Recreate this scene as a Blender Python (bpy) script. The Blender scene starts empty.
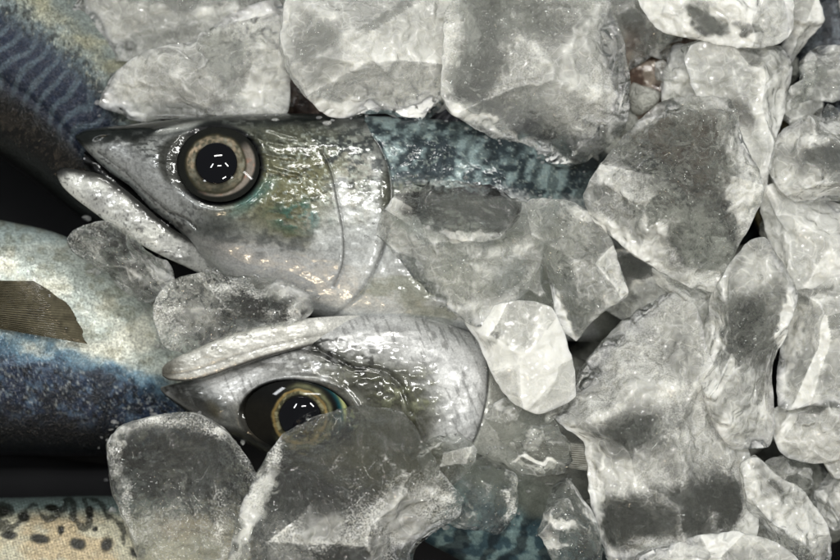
import bpy, math
import numpy as np

# ------------------------------------------------------------------ units
S = 0.0003            # metres per photo pixel on the reference plane
D = 3000.0            # camera height above that plane, in the same small units
CX, CY = 420.0, 280.0
sc = bpy.context.scene
COL = sc.collection

def place(X, Y, Z):
    """small units (x right, y down, z towards the camera) to metres"""
    k = (D - Z) / D
    return np.stack([(X - CX) * S * k, (CY - Y) * S * k, Z * S], -1)

# ------------------------------------------------------------------ noise
def _h(ix, iy, iz, seed):
    h = (ix * 374761393 + iy * 668265263 + iz * 2147483647 + seed * 974634777) & 0xffffffff
    h = ((h ^ (h >> 13)) * 1274126177) & 0xffffffff
    h = ((h ^ (h >> 16)) * 2246822519) & 0xffffffff
    return ((h ^ (h >> 15)) & 0xffffff) / float(0xffffff)

def vnoise(x, y, z, seed=0):
    x = np.asarray(x, float); y = np.asarray(y, float); z = np.asarray(z, float)
    x, y, z = np.broadcast_arrays(x, y, z)
    ix = np.floor(x).astype(np.int64); iy = np.floor(y).astype(np.int64); iz = np.floor(z).astype(np.int64)
    fx, fy, fz = x - ix, y - iy, z - iz
    fx = fx*fx*fx*(fx*(fx*6-15)+10); fy = fy*fy*fy*(fy*(fy*6-15)+10); fz = fz*fz*fz*(fz*(fz*6-15)+10)
    r = 0
    for dx in (0, 1):
        for dy in (0, 1):
            for dz in (0, 1):
                w = (fx if dx else 1-fx) * (fy if dy else 1-fy) * (fz if dz else 1-fz)
                r = r + w * _h(ix+dx, iy+dy, iz+dz, seed)
    return r

def fbm(x, y, z=0.0, seed=0, octv=4, gain=0.5):
    a, t, r = 1.0, 0.0, 0.0
    f = 1.0
    for o in range(octv):
        r = r + a * vnoise(np.asarray(x)*f + 17.3*o, np.asarray(y)*f + 9.1*o, np.asarray(z)*f + 3.7*o, seed + o)
        t += a; a *= gain; f *= 2.03
    return r / t

def sst(a, b, x):
    t = np.clip((x - a) / (b - a), 0, 1)
    return t * t * (3 - 2 * t)

def mix(c, d, m):
    m = np.clip(m, 0, 1)[:, None]
    return c * (1 - m) + np.asarray(d, float) * m

def blob(X, Y, cx, cy, rx, ry, ang=0.0, soft=0.35):
    """1 inside an ellipse, fading to 0 at its rim; ang in degrees, clockwise in the picture"""
    a = math.radians(ang)
    dx, dy = X - cx, Y - cy
    u = (dx * math.cos(a) + dy * math.sin(a)) / rx
    v = (-dx * math.sin(a) + dy * math.cos(a)) / ry
    return 1 - sst(1 - soft, 1 + soft, np.hypot(u, v))

def pdist(X, Y, pts, closed=False):
    """distance to a polyline and the side (cross product sign) of the nearest segment"""
    pts = np.asarray(pts, float)
    if closed: pts = np.vstack([pts, pts[:1]])
    best = np.full(X.shape, 1e9); side = np.zeros(X.shape); par = np.zeros(X.shape)
    L = 0.0
    for a, b in zip(pts[:-1], pts[1:]):
        d = b - a; l2 = d @ d
        t = np.clip(((X - a[0]) * d[0] + (Y - a[1]) * d[1]) / l2, 0, 1)
        q = np.hypot(X - a[0] - t * d[0], Y - a[1] - t * d[1])
        m = q < best
        best = np.where(m, q, best)
        side = np.where(m, np.sign(d[0] * (Y - a[1]) - d[1] * (X - a[0])), side)
        par = np.where(m, L + t * math.sqrt(l2), par)
        L += math.sqrt(l2)
    return best, side, par / L

def spline(pts, n, closed=False):
    """Catmull-Rom through the points, n samples per segment"""
    P = np.asarray(pts, float)
    m = len(P); out = []
    rng = range(m) if closed else range(m - 1)
    for i in rng:
        if closed: p0, p1, p2, p3 = P[(i-1) % m], P[i], P[(i+1) % m], P[(i+2) % m]
        else: p0, p1, p2, p3 = P[max(i-1, 0)], P[i], P[i+1], P[min(i+2, m-1)]
        for k in range(n):
            t = k / n
            out.append(0.5 * ((2*p1) + (p2-p0)*t + (2*p0-5*p1+4*p2-p3)*t*t + (3*p1-p0-3*p2+p3)*t**3))
    if not closed: out.append(P[-1])
    return np.array(out)

# ------------------------------------------------------------------ mesh helpers
def mesh_object(name, co, quads=None, tris=None, mat=None, parent=None, attrs=None, origin=None, smooth=True):
    co = np.asarray(co, float)
    org = np.zeros(3) if origin is None else np.asarray(origin, float)
    me = bpy.data.meshes.new(name)
    faces = quads if quads is not None else tris
    k = faces.shape[1]
    me.vertices.add(len(co)); me.vertices.foreach_set('co', (co - org).astype(np.float32).ravel())
    me.loops.add(faces.size); me.loops.foreach_set('vertex_index', faces.astype(np.int32).ravel())
    me.polygons.add(len(faces))
    me.polygons.foreach_set('loop_start', np.arange(0, faces.size, k, dtype=np.int32))
    me.update(calc_edges=True)
    me.polygons.foreach_set('use_smooth', np.full(len(faces), smooth))
    for an, av in (attrs or {}).items():
        av = np.asarray(av, float)
        if av.ndim == 2:
            a = me.attributes.new(an, 'FLOAT_COLOR', 'POINT')
            c = np.ones((len(co), 4), np.float32); c[:, :3] = np.clip(av, 0, 1)
            a.data.foreach_set('color', c.ravel())
        else:
            a = me.attributes.new(an, 'FLOAT', 'POINT')
            a.data.foreach_set('value', av.astype(np.float32))
    me.validate()
    if mat: me.materials.append(mat)
    o = bpy.data.objects.new(name, me); COL.objects.link(o)
    if parent is not None:
        o.parent = parent
        o.location = org - np.array(parent.location)
    else:
        o.location = org
    return o

def tag(o, label, cat, group=None):
    o['label'] = label; o['category'] = cat
    if group: o['group'] = group
    return o

def thing(name, label, cat, loc, group=None):
    o = bpy.data.objects.new(name, None); COL.objects.link(o)
    o.empty_display_size = 0.01
    o.location = place(*[np.array(float(v)) for v in loc])
    return tag(o, label, cat, group)

# ------------------------------------------------------------------ materials
def newmat(name):
    m = bpy.data.materials.new(name); m.use_nodes = True
    nt = m.node_tree; nt.nodes.clear()
    return m, nt, nt.nodes, nt.links

def node(N, t, **kw):
    n = N.new(t)
    for k, v in kw.items():
        if k in n.inputs: n.inputs[k].default_value = v
        else: setattr(n, k, v)
    return n

def math_node(N, L, op, a, b=None, clamp=False):
    n = N.new('ShaderNodeMath'); n.operation = op; n.use_clamp = clamp
    for i, v in enumerate((a, b)):
        if v is None: continue
        if isinstance(v, (int, float)): n.inputs[i].default_value = v
        else: L.new(v, n.inputs[i])
    return n.outputs[0]

def noise_tex(N, L, scale, detail=4.0, rough=0.6, dist=0.0, vec=None):
    n = node(N, 'ShaderNodeTexNoise', Scale=scale, Detail=detail, Roughness=rough, Distortion=dist)
    if vec is not None: L.new(vec, n.inputs['Vector'])
    return n.outputs[0]

def skin_material(name, metallic=0.35, rough=0.38, bump=0.5, coat_bump=1.0, speck=0.35, scale=1.0):
    m, nt, N, L = newmat(name)
    pos = N.new('ShaderNodeNewGeometry').outputs['Position']
    col = node(N, 'ShaderNodeAttribute', attribute_name='Col').outputs['Color']
    wet = node(N, 'ShaderNodeAttribute', attribute_name='grain').outputs['Fac']
    fine = noise_tex(N, L, 1700 * scale, 2, 0.6, 0.2, pos)
    med = noise_tex(N, L, 700 * scale, 4, 0.65, 0.5, pos)
    # colour grain
    r1 = node(N, 'ShaderNodeMapRange'); L.new(fine, r1.inputs[0])
    r1.inputs[1].default_value = 0.3; r1.inputs[2].default_value = 0.7
    r1.inputs[3].default_value = 1 - speck; r1.inputs[4].default_value = 1 + speck
    r2 = node(N, 'ShaderNodeMapRange'); L.new(med, r2.inputs[0])
    r2.inputs[1].default_value = 0.3; r2.inputs[2].default_value = 0.7
    r2.inputs[3].default_value = 1 - speck * 0.8; r2.inputs[4].default_value = 1 + speck * 0.8
    f = math_node(N, L, 'MULTIPLY', r1.outputs[0], r2.outputs[0])
    vm = N.new('ShaderNodeVectorMath'); vm.operation = 'SCALE'
    L.new(col, vm.inputs[0]); L.new(f, vm.inputs['Scale'])
    p = N.new('ShaderNodeBsdfPrincipled')
    L.new(vm.outputs[0], p.inputs['Base Color'])
    p.inputs['Metallic'].default_value = metallic
    rr = node(N, 'ShaderNodeMapRange'); L.new(med, rr.inputs[0])
    rr.inputs[3].default_value = rough - 0.12; rr.inputs[4].default_value = rough + 0.18
    L.new(rr.outputs[0], p.inputs['Roughness'])
    p.inputs['Coat Weight'].default_value = 0.9
    p.inputs['Specular IOR Level'].default_value = 0.15
    p.inputs['Coat Roughness'].default_value = 0.055
    p.inputs['Coat IOR'].default_value = 1.38
    # scales (cells) plus grain as relief
    vor = node(N, 'ShaderNodeTexVoronoi', Scale=1050 * scale); L.new(pos, vor.inputs['Vector'])
    st = N.new('ShaderNodeVectorMath'); st.operation = 'MULTIPLY'; L.new(pos, st.inputs[0]); st.inputs[1].default_value = (0.35, 1.0, 1.0)
    streak = noise_tex(N, L, 600, 1, 0.5, 0.3, st.outputs[0])
    h = math_node(N, L, 'MULTIPLY', fine, wet)
    h2 = math_node(N, L, 'MULTIPLY', vor.outputs['Distance'], wet)
    hs = math_node(N, L, 'ADD', h, math_node(N, L, 'MULTIPLY', h2, 0.6))
    hm = math_node(N, L, 'ADD', math_node(N, L, 'MULTIPLY', streak, 0.75), hs)
    b = node(N, 'ShaderNodeBump', Strength=bump, Distance=0.00018); L.new(hm, b.inputs['Height'])
    L.new(b.outputs[0], p.inputs['Normal'])
    b2 = node(N, 'ShaderNodeBump', Strength=coat_bump, Distance=0.00016); L.new(hm, b2.inputs['Height'])
    L.new(b2.outputs[0], p.inputs['Coat Normal'])
    o = N.new('ShaderNodeOutputMaterial'); L.new(p.outputs[0], o.inputs['Surface'])
    return m

def ice_material(name, density):
    m, nt, N, L = newmat(name)
    pos = N.new('ShaderNodeNewGeometry').outputs['Position']
    fr = node(N, 'ShaderNodeAttribute', attribute_name='frost').outputs['Fac']
    rip = node(N, 'ShaderNodeAttribute', attribute_name='ripple').outputs['Fac']
    mid = noise_tex(N, L, 300, 4, 0.62, 0.3, pos)
    fine = noise_tex(N, L, 1900, 2, 0.6, 0.0, pos)
    b = math_node(N, L, 'MULTIPLY', math_node(N, L, 'SUBTRACT', mid, 0.5), 0.25)
    grit = node(N, 'ShaderNodeAttribute', attribute_name='grit').outputs['Fac']
    c = math_node(N, L, 'MULTIPLY', math_node(N, L, 'SUBTRACT', fine, 0.47), math_node(N, L, 'ADD', math_node(N, L, 'MULTIPLY', grit, 1.4), 0.06))
    wr = noise_tex(N, L, 260, 1.0, 0.35, 0.5, pos)
    glint_lines = math_node(N, L, 'SUBTRACT', 1.0, math_node(N, L, 'MULTIPLY', math_node(N, L, 'ABSOLUTE', math_node(N, L, 'SUBTRACT', wr, 0.5)), 30.0), True)  # squiggly highlights painted in as thin white lines of the frost mask
    k = math_node(N, L, 'ADD', math_node(N, L, 'ADD', fr, math_node(N, L, 'MULTIPLY', math_node(N, L, 'MULTIPLY', glint_lines, mid), 0.25)), math_node(N, L, 'ADD', b, c))
    mr = node(N, 'ShaderNodeMapRange', interpolation_type='SMOOTHSTEP'); L.new(k, mr.inputs[0])
    mr.inputs[1].default_value = 0.12; mr.inputs[2].default_value = 1.2
    mr.inputs[3].default_value = 0.02; mr.inputs[4].default_value = 0.95
    mask = mr.outputs[0]
    # wet, melted relief
    w2 = noise_tex(N, L, 700, 0.0, 0.5, 0.6, pos)
    hh = math_node(N, L, 'ADD', math_node(N, L, 'MULTIPLY', wr, 1.0), math_node(N, L, 'MULTIPLY', w2, 0.07))
    hh = math_node(N, L, 'MULTIPLY', hh, rip)
    bp = node(N, 'ShaderNodeBump', Strength=1.0, Distance=0.0034); L.new(hh, bp.inputs['Height'])
    g = N.new('ShaderNodeBsdfGlass'); g.inputs['IOR'].default_value = 1.40
    g.inputs['Color'].default_value = (0.985, 0.995, 0.99, 1); g.inputs['Roughness'].default_value = 0.02
    L.new(bp.outputs[0], g.inputs['Normal'])
    ss = N.new('ShaderNodeSubsurfaceScattering'); ss.falloff = 'RANDOM_WALK'
    ss.inputs['Color'].default_value = (0.885, 0.875, 0.82, 1); ss.inputs['Scale'].default_value = 0.002
    ss.inputs['Radius'].default_value = (1.0, 1.0, 0.95); L.new(bp.outputs[0], ss.inputs['Normal'])
    df = N.new('ShaderNodeBsdfDiffuse'); df.inputs['Color'].default_value = (0.87, 0.865, 0.82, 1)
    L.new(bp.outputs[0], df.inputs['Normal'])
    crust = node(N, 'ShaderNodeMapRange', interpolation_type='SMOOTHSTEP'); L.new(k, crust.inputs[0])
    crust.inputs[1].default_value = 0.85; crust.inputs[2].default_value = 1.6
    fm = N.new('ShaderNodeMixShader'); L.new(crust.outputs[0], fm.inputs[0])
    L.new(ss.outputs[0], fm.inputs[1]); L.new(df.outputs[0], fm.inputs[2])
    tp = N.new('ShaderNodeBsdfTransparent'); tp.inputs['Color'].default_value = (0.98, 0.985, 0.97, 1)
    gm = N.new('ShaderNodeMixShader'); gm.inputs[0].default_value = 0.5
    L.new(g.outputs[0], gm.inputs[1]); L.new(tp.outputs[0], gm.inputs[2])
    gl = N.new('ShaderNodeBsdfGlossy'); gl.inputs['Roughness'].default_value = 0.025
    L.new(bp.outputs[0], gl.inputs['Normal'])
    fn = node(N, 'ShaderNodeFresnel', IOR=1.75); L.new(bp.outputs[0], fn.inputs['Normal'])
    wf = N.new('ShaderNodeMixShader'); L.new(fn.outputs[0], wf.inputs[0])
    L.new(fm.outputs[0], wf.inputs[1]); L.new(gl.outputs[0], wf.inputs[2])
    sm = N.new('ShaderNodeMixShader'); L.new(mask, sm.inputs[0])
    L.new(gm.outputs[0], sm.inputs[1]); L.new(wf.outputs[0], sm.inputs[2])
    o = N.new('ShaderNodeOutputMaterial'); L.new(sm.outputs[0], o.inputs['Surface'])
    if density > 0:
        vs = N.new('ShaderNodeVolumeScatter'); vs.inputs['Color'].default_value = (1.0, 0.995, 0.955, 1)
        vs.inputs['Density'].default_value = density; vs.inputs['Anisotropy'].default_value = 0.2
        L.new(vs.outputs[0], o.inputs['Volume'])
    return m

def bed_material():
    m, nt, N, L = newmat('broken_ice')
    pos = N.new('ShaderNodeNewGeometry').outputs['Position']
    fr = node(N, 'ShaderNodeAttribute', attribute_name='frost').outputs['Fac']
    mid = noise_tex(N, L, 420, 3, 0.66, 1.2, pos)
    k = math_node(N, L, 'ADD', fr, math_node(N, L, 'MULTIPLY', math_node(N, L, 'SUBTRACT', mid, 0.5), 1.6))
    cr = node(N, 'ShaderNodeMix', data_type='RGBA'); L.new(k, cr.inputs[0])
    cr.inputs[6].default_value = (0.05, 0.05, 0.042, 1); cr.inputs[7].default_value = (0.55, 0.55, 0.50, 1)
    p = N.new('ShaderNodeBsdfPrincipled'); L.new(cr.outputs[2], p.inputs['Base Color'])
    p.inputs['Roughness'].default_value = 0.18
    bp = node(N, 'ShaderNodeBump', Strength=0.9, Distance=0.0012); L.new(mid, bp.inputs['Height'])
    L.new(bp.outputs[0], p.inputs['Normal'])
    o = N.new('ShaderNodeOutputMaterial'); L.new(p.outputs[0], o.inputs['Surface'])
    return m

def simple_material(name, rgb, rough=0.5, coat=0.0, metallic=0.0, attr=False):
    m, nt, N, L = newmat(name)
    p = N.new('ShaderNodeBsdfPrincipled'); p.inputs['Base Color'].default_value = (*rgb, 1)
    p.inputs['Roughness'].default_value = rough; p.inputs['Metallic'].default_value = metallic
    p.inputs['Specular IOR Level'].default_value = 0.0 if name == 'pupil' else 0.05 if attr else 0.3
    p.inputs['Coat Weight'].default_value = coat; p.inputs['Coat Roughness'].default_value = 0.03
    pos = N.new('ShaderNodeNewGeometry').outputs['Position']
    n = noise_tex(N, L, 900, 4, 0.6, 0.3, pos)
    if attr:
        a = node(N, 'ShaderNodeAttribute', attribute_name='Col').outputs['Color']
        f = node(N, 'ShaderNodeMapRange'); L.new(n, f.inputs[0]); f.inputs[3].default_value = 0.6; f.inputs[4].default_value = 1.4
        vm = N.new('ShaderNodeVectorMath'); vm.operation = 'SCALE'
        L.new(a, vm.inputs[0]); L.new(f.outputs[0], vm.inputs['Scale'])
        L.new(vm.outputs[0], p.inputs['Base Color'])
    b = node(N, 'ShaderNodeBump', Strength=0.25, Distance=0.0002); L.new(n, b.inputs['Height'])
    L.new(b.outputs[0], p.inputs['Normal'])
    o = N.new('ShaderNodeOutputMaterial'); L.new(p.outputs[0], o.inputs['Surface'])
    return m

M_SKIN = skin_material('silver_skin', 0.32, 0.34, 0.25, 0.25, 0.18)
M_BACK = skin_material('scaly_skin', 0.30, 0.34, 0.6, 2.2, 0.42)
M_ICE = {'clear': ice_material('clear_ice', 3.5), 'mid': ice_material('cloudy_ice', 20.0), 'milky': ice_material('milky_ice', 36.0), 'slush': ice_material('slush', 0.0)}; M_BED = bed_material()
M_EYE = simple_material('iris', (0.5, 0.5, 0.5), 0.45, 0.2, 0.15, attr=True)
M_PUPIL = simple_material('pupil', (0.0015, 0.0015, 0.003), 0.5, 0.8)
M_FIN = simple_material('fin', (0.1, 0.1, 0.1), 0.4, 0.3, 0.0, attr=True)
M_TRAY = simple_material('black_tray', (0.004, 0.004, 0.005), 0.8, 0.0)

# ------------------------------------------------------------------ fish bodies
def loft(pairs, zs, thick, nu=260, nv=200, power=1.0):
    """closed body between an upper and a lower outline.
    pairs: [((xt,yt),(xb,yb)),...]; zs: centre height per station; thick: half thickness / half height per station"""
    n = len(pairs)
    T = spline([p[0] for p in pairs], 24); B = spline([p[1] for p in pairs], 24)
    q = np.linspace(0, n - 1, len(T))
    # resample evenly along the midline
    Mi = (T + B) / 2
    s = np.concatenate([[0], np.cumsum(np.hypot(*np.diff(Mi, axis=0).T))])
    su = np.linspace(0, s[-1], nu)
    T = np.stack([np.interp(su, s, T[:, i]) for i in (0, 1)], -1)
    B = np.stack([np.interp(su, s, B[:, i]) for i in (0, 1)], -1)
    qq = np.interp(su, s, q)
    st = np.arange(n)
    z = np.interp(qq, st, np.broadcast_to(zs, (n,)) if np.ndim(zs) else np.full(n, zs))
    th = np.interp(qq, st, np.broadcast_to(thick, (n,)) if np.ndim(thick) else np.full(n, thick))
    kw = max(3, nu // 30); ker = np.ones(2 * kw + 1) / (2 * kw + 1)
    def smooth(v):
        e = np.concatenate([2 * v[0] - v[kw:0:-1], v, 2 * v[-1] - v[-2:-kw - 2:-1]])
        return np.convolve(e, ker, 'valid')
    keep = np.clip(np.minimum(np.arange(nu), 1e9) / (3.0 * kw) - .8, 0, 1)
    T = np.stack([T[:, i] * (1 - keep) + smooth(T[:, i]) * keep for i in (0, 1)], -1)
    B = np.stack([B[:, i] * (1 - keep) + smooth(B[:, i]) * keep for i in (0, 1)], -1)
    z = z * (1 - keep) + smooth(z) * keep; th = th * (1 - keep) + smooth(th) * keep
    a = np.linspace(0, 2 * np.pi, nv, endpoint=False)
    Mi = (T + B) / 2; W = (B - T) / 2
    # round off a wide end, so that no body is an open tube
    ef = np.ones(nu); m_ = 14; k_ = np.sqrt(np.clip(1 - (1 - np.arange(m_) / (m_ - 1)) ** 2, 1e-4, 1))
    if np.hypot(*W[0]) > 18: ef[:m_] = k_
    if np.hypot(*W[-1]) > 18: ef[-m_:] = k_[::-1]
    W = W * ef[:, None]
    hw = np.hypot(W[:, 0], W[:, 1])
    ca = np.cos(a); sa = np.sin(a)
    X = Mi[:, 0:1] - W[:, 0:1] * ca; Y = Mi[:, 1:2] - W[:, 1:2] * ca
    prof = np.sign(sa) * np.abs(sa) ** power
    Z = z[:, None] + (th * hw)[:, None] * prof
    U = np.broadcast_to(su[:, None], X.shape); V = np.broadcast_to(-ca, X.shape)
    i = np.arange(nu - 1)[:, None] * nv; j = np.arange(nv)[None, :]; j2 = (j + 1) % nv
    quads = np.stack([i + j, i + j2, i + nv + j2, i + nv + j], -1).reshape(-1, 4)
    front = np.broadcast_to(np.sign(sa) * np.abs(sa) ** 0.5, X.shape)
    return dict(X=X.ravel(), Y=Y.ravel(), Z=Z.ravel(), U=U.ravel(), V=V.ravel(), F=front.ravel(), quads=quads)

def join_lofts(*ls):
    out = {k: np.concatenate([l[k] for l in ls]) for k in ('X', 'Y', 'Z', 'U', 'V', 'F')}
    out['part'] = np.concatenate([np.full(len(l['X']), i) for i, l in enumerate(ls)])
    off = 0; q = []
    for l in ls:
        q.append(l['quads'] + off); off += len(l['X'])
    out['quads'] = np.concatenate(q)
    return out

def body_mesh(name, l, col, disp, grain, mat, parent):
    lum = col.mean(1, keepdims=True)
    col = np.clip(lum + (col - lum) * 0.85, 0, 1) ** 1.55 * 0.90      # dull, wet skin
    Z = l['Z'] + disp * l['F']
    co = place(l['X'], l['Y'], Z)
    return mesh_object(name, co, quads=l['quads'], mat=mat, parent=parent, attrs={'Col': col, 'grain': grain})

def groove(X, Y, pts, width, depth):
    d, s, t = pdist(X, Y, spline(pts, 6))
    return -depth * np.exp(-(d / width) ** 2), d, s, t

def step(d, s, t, width, height, fade=0.08):
    """one side of a line raised, falling off slowly away from it"""
    e = sst(0, fade, t) * sst(0, fade, 1 - t)
    return height * np.where(s > 0, 0, 1) * np.exp(-d / width) * e

def rings(name, cx, cy, rx, ry, ang, zc, bulge, paint, mat, parent, nr=70, na=180, tilt=(0, 0)):
    """shallow closed dome (an eyeball's visible part) with painted colour"""
    r = np.linspace(0, 1, nr)[1:]; a = np.linspace(0, 2 * np.pi, na, endpoint=False)
    R, A = np.meshgrid(r, a, indexing='ij')
    lx, ly = R * np.cos(A), R * np.sin(A)
    c, s_ = math.cos(math.radians(ang)), math.sin(math.radians(ang))
    def put(lx, ly): return cx + rx * lx * c - ry * ly * s_, cy + rx * lx * s_ + ry * ly * c
    X, Y = put(lx, ly)
    Zt = zc + bulge * (1 - R ** 2) ; Zb = zc - bulge * 0.8 * (1 - R ** 2)
    sl = tilt[0] * (X - cx) + tilt[1] * (Y - cy); Zt = Zt + sl; Zb = Zb + sl
    nring = nr - 1
    X1 = np.concatenate([[cx], X.ravel(), [cx], X[:-1].ravel()]); Y1 = np.concatenate([[cy], Y.ravel(), [cy], Y[:-1].ravel()])
    Z1 = np.concatenate([[zc + bulge], Zt.ravel(), [zc - bulge * 0.8], Zb[:-1].ravel()])
    n1 = 1 + nring * na
    def idx(side, i, j):
        j = j % na
        if side == 0 or i == nring - 1: return 1 + i * na + j
        return n1 + 1 + i * na + j
    f = []
    for side in (0, 1):
        for i in range(nring - 1):
            for j in range(na):
                q = (idx(side, i, j), idx(side, i+1, j), idx(side, i+1, j+1), idx(side, i, j+1))
                f.append(q if side == 0 else q[::-1])
    quads = np.array(f)
    tris = []
    for side, cn in ((0, 0), (1, n1)):
        for j in range(na):
            t = (cn, idx(side, 0, j), idx(side, 0, j+1))
            tris.append(t if side == 0 else t[::-1])
    tris = np.array(tris)
    allt = np.concatenate([tris, quads[:, [0, 1, 2]], quads[:, [0, 2, 3]]])
    return mesh_object(name, place(X1, Y1, Z1), tris=allt, mat=mat, parent=parent,
                       attrs={'Col': np.clip(paint(X1, Y1), 0, 1) ** 1.5 * 1.05} if paint else None)

def fin(name, root, tip, z0, z1, thick, rays, c1, c2, parent=None, curl=6.0):
    """fan of rays between a root line and a tip line (two polylines), rays raised as ridges"""
    nu, nv = 90, rays * 10
    A = spline(root, 20); B = spline(tip, 20)
    v = np.linspace(0, 1, nv)
    A = np.stack([np.interp(v, np.linspace(0, 1, len(A)), A[:, i]) for i in (0, 1)], -1)
    B = np.stack([np.interp(v, np.linspace(0, 1, len(B)), B[:, i]) for i in (0, 1)], -1)
    u = np.linspace(0, 1, nu)[:, None]
    jag = 1 + 0.04 * (fbm(v * 9, 0, 0, 5)[None, :] - .5)
    uu = u * jag
    X = A[None, :, 0] * (1 - uu) + B[None, :, 0] * uu
    Y = A[None, :, 1] * (1 - uu) + B[None, :, 1] * uu
    ray = np.cos(v * rays * 2 * np.pi + 3 * (fbm(v * 6, 0, 0, 6) - .5))[None, :] * np.clip((1 - u) * 2.2, .12, 1) * (.6 + .8 * fbm(u * 5, v[None, :] * 14, 0, 7))
    Z = z0 * (1 - u) + z1 * u + ray * 0.9 * (1.2 - u) + curl * np.sin(np.pi * v)[None, :] * u
    Z = Z + 2 * (fbm(X / 20, Y / 20, 0, 8) - .5)
    n = nu * nv
    Xa = np.concatenate([X.ravel(), X.ravel()]); Ya = np.concatenate([Y.ravel(), Y.ravel()])
    Za = np.concatenate([Z.ravel(), Z.ravel() - thick])
    i = np.arange(nu - 1)[:, None] * nv; j = np.arange(nv - 1)[None, :]
    q = np.stack([i + j, i + j + 1, i + nv + j + 1, i + nv + j], -1).reshape(-1, 4)
    qs = [q, q[:, ::-1] + n]
    def edge(a): 
        a = np.asarray(a); return np.stack([a[:-1], a[:-1] + n, a[1:] + n, a[1:]], -1)
    for e in (np.arange(nv), np.arange(nv)[::-1] + (nu-1)*nv, np.arange(nu)[::-1] * nv, np.arange(nu) * nv + nv - 1): qs.append(edge(e))
    m = np.clip(0.5 + 0.5 * np.concatenate([ray.ravel()] * 2) + 0.7 * (fbm(Xa / 6, Ya / 6, 0, 3) - .5), 0, 1)
    col = mix(np.tile(np.array(c1, float), (2 * n, 1)), c2, m)
    return mesh_object(name, place(Xa, Ya, Za), quads=np.concatenate(qs), mat=M_FIN, parent=parent, attrs={'Col': col})

FG = 'fish laid in the ice'
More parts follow.
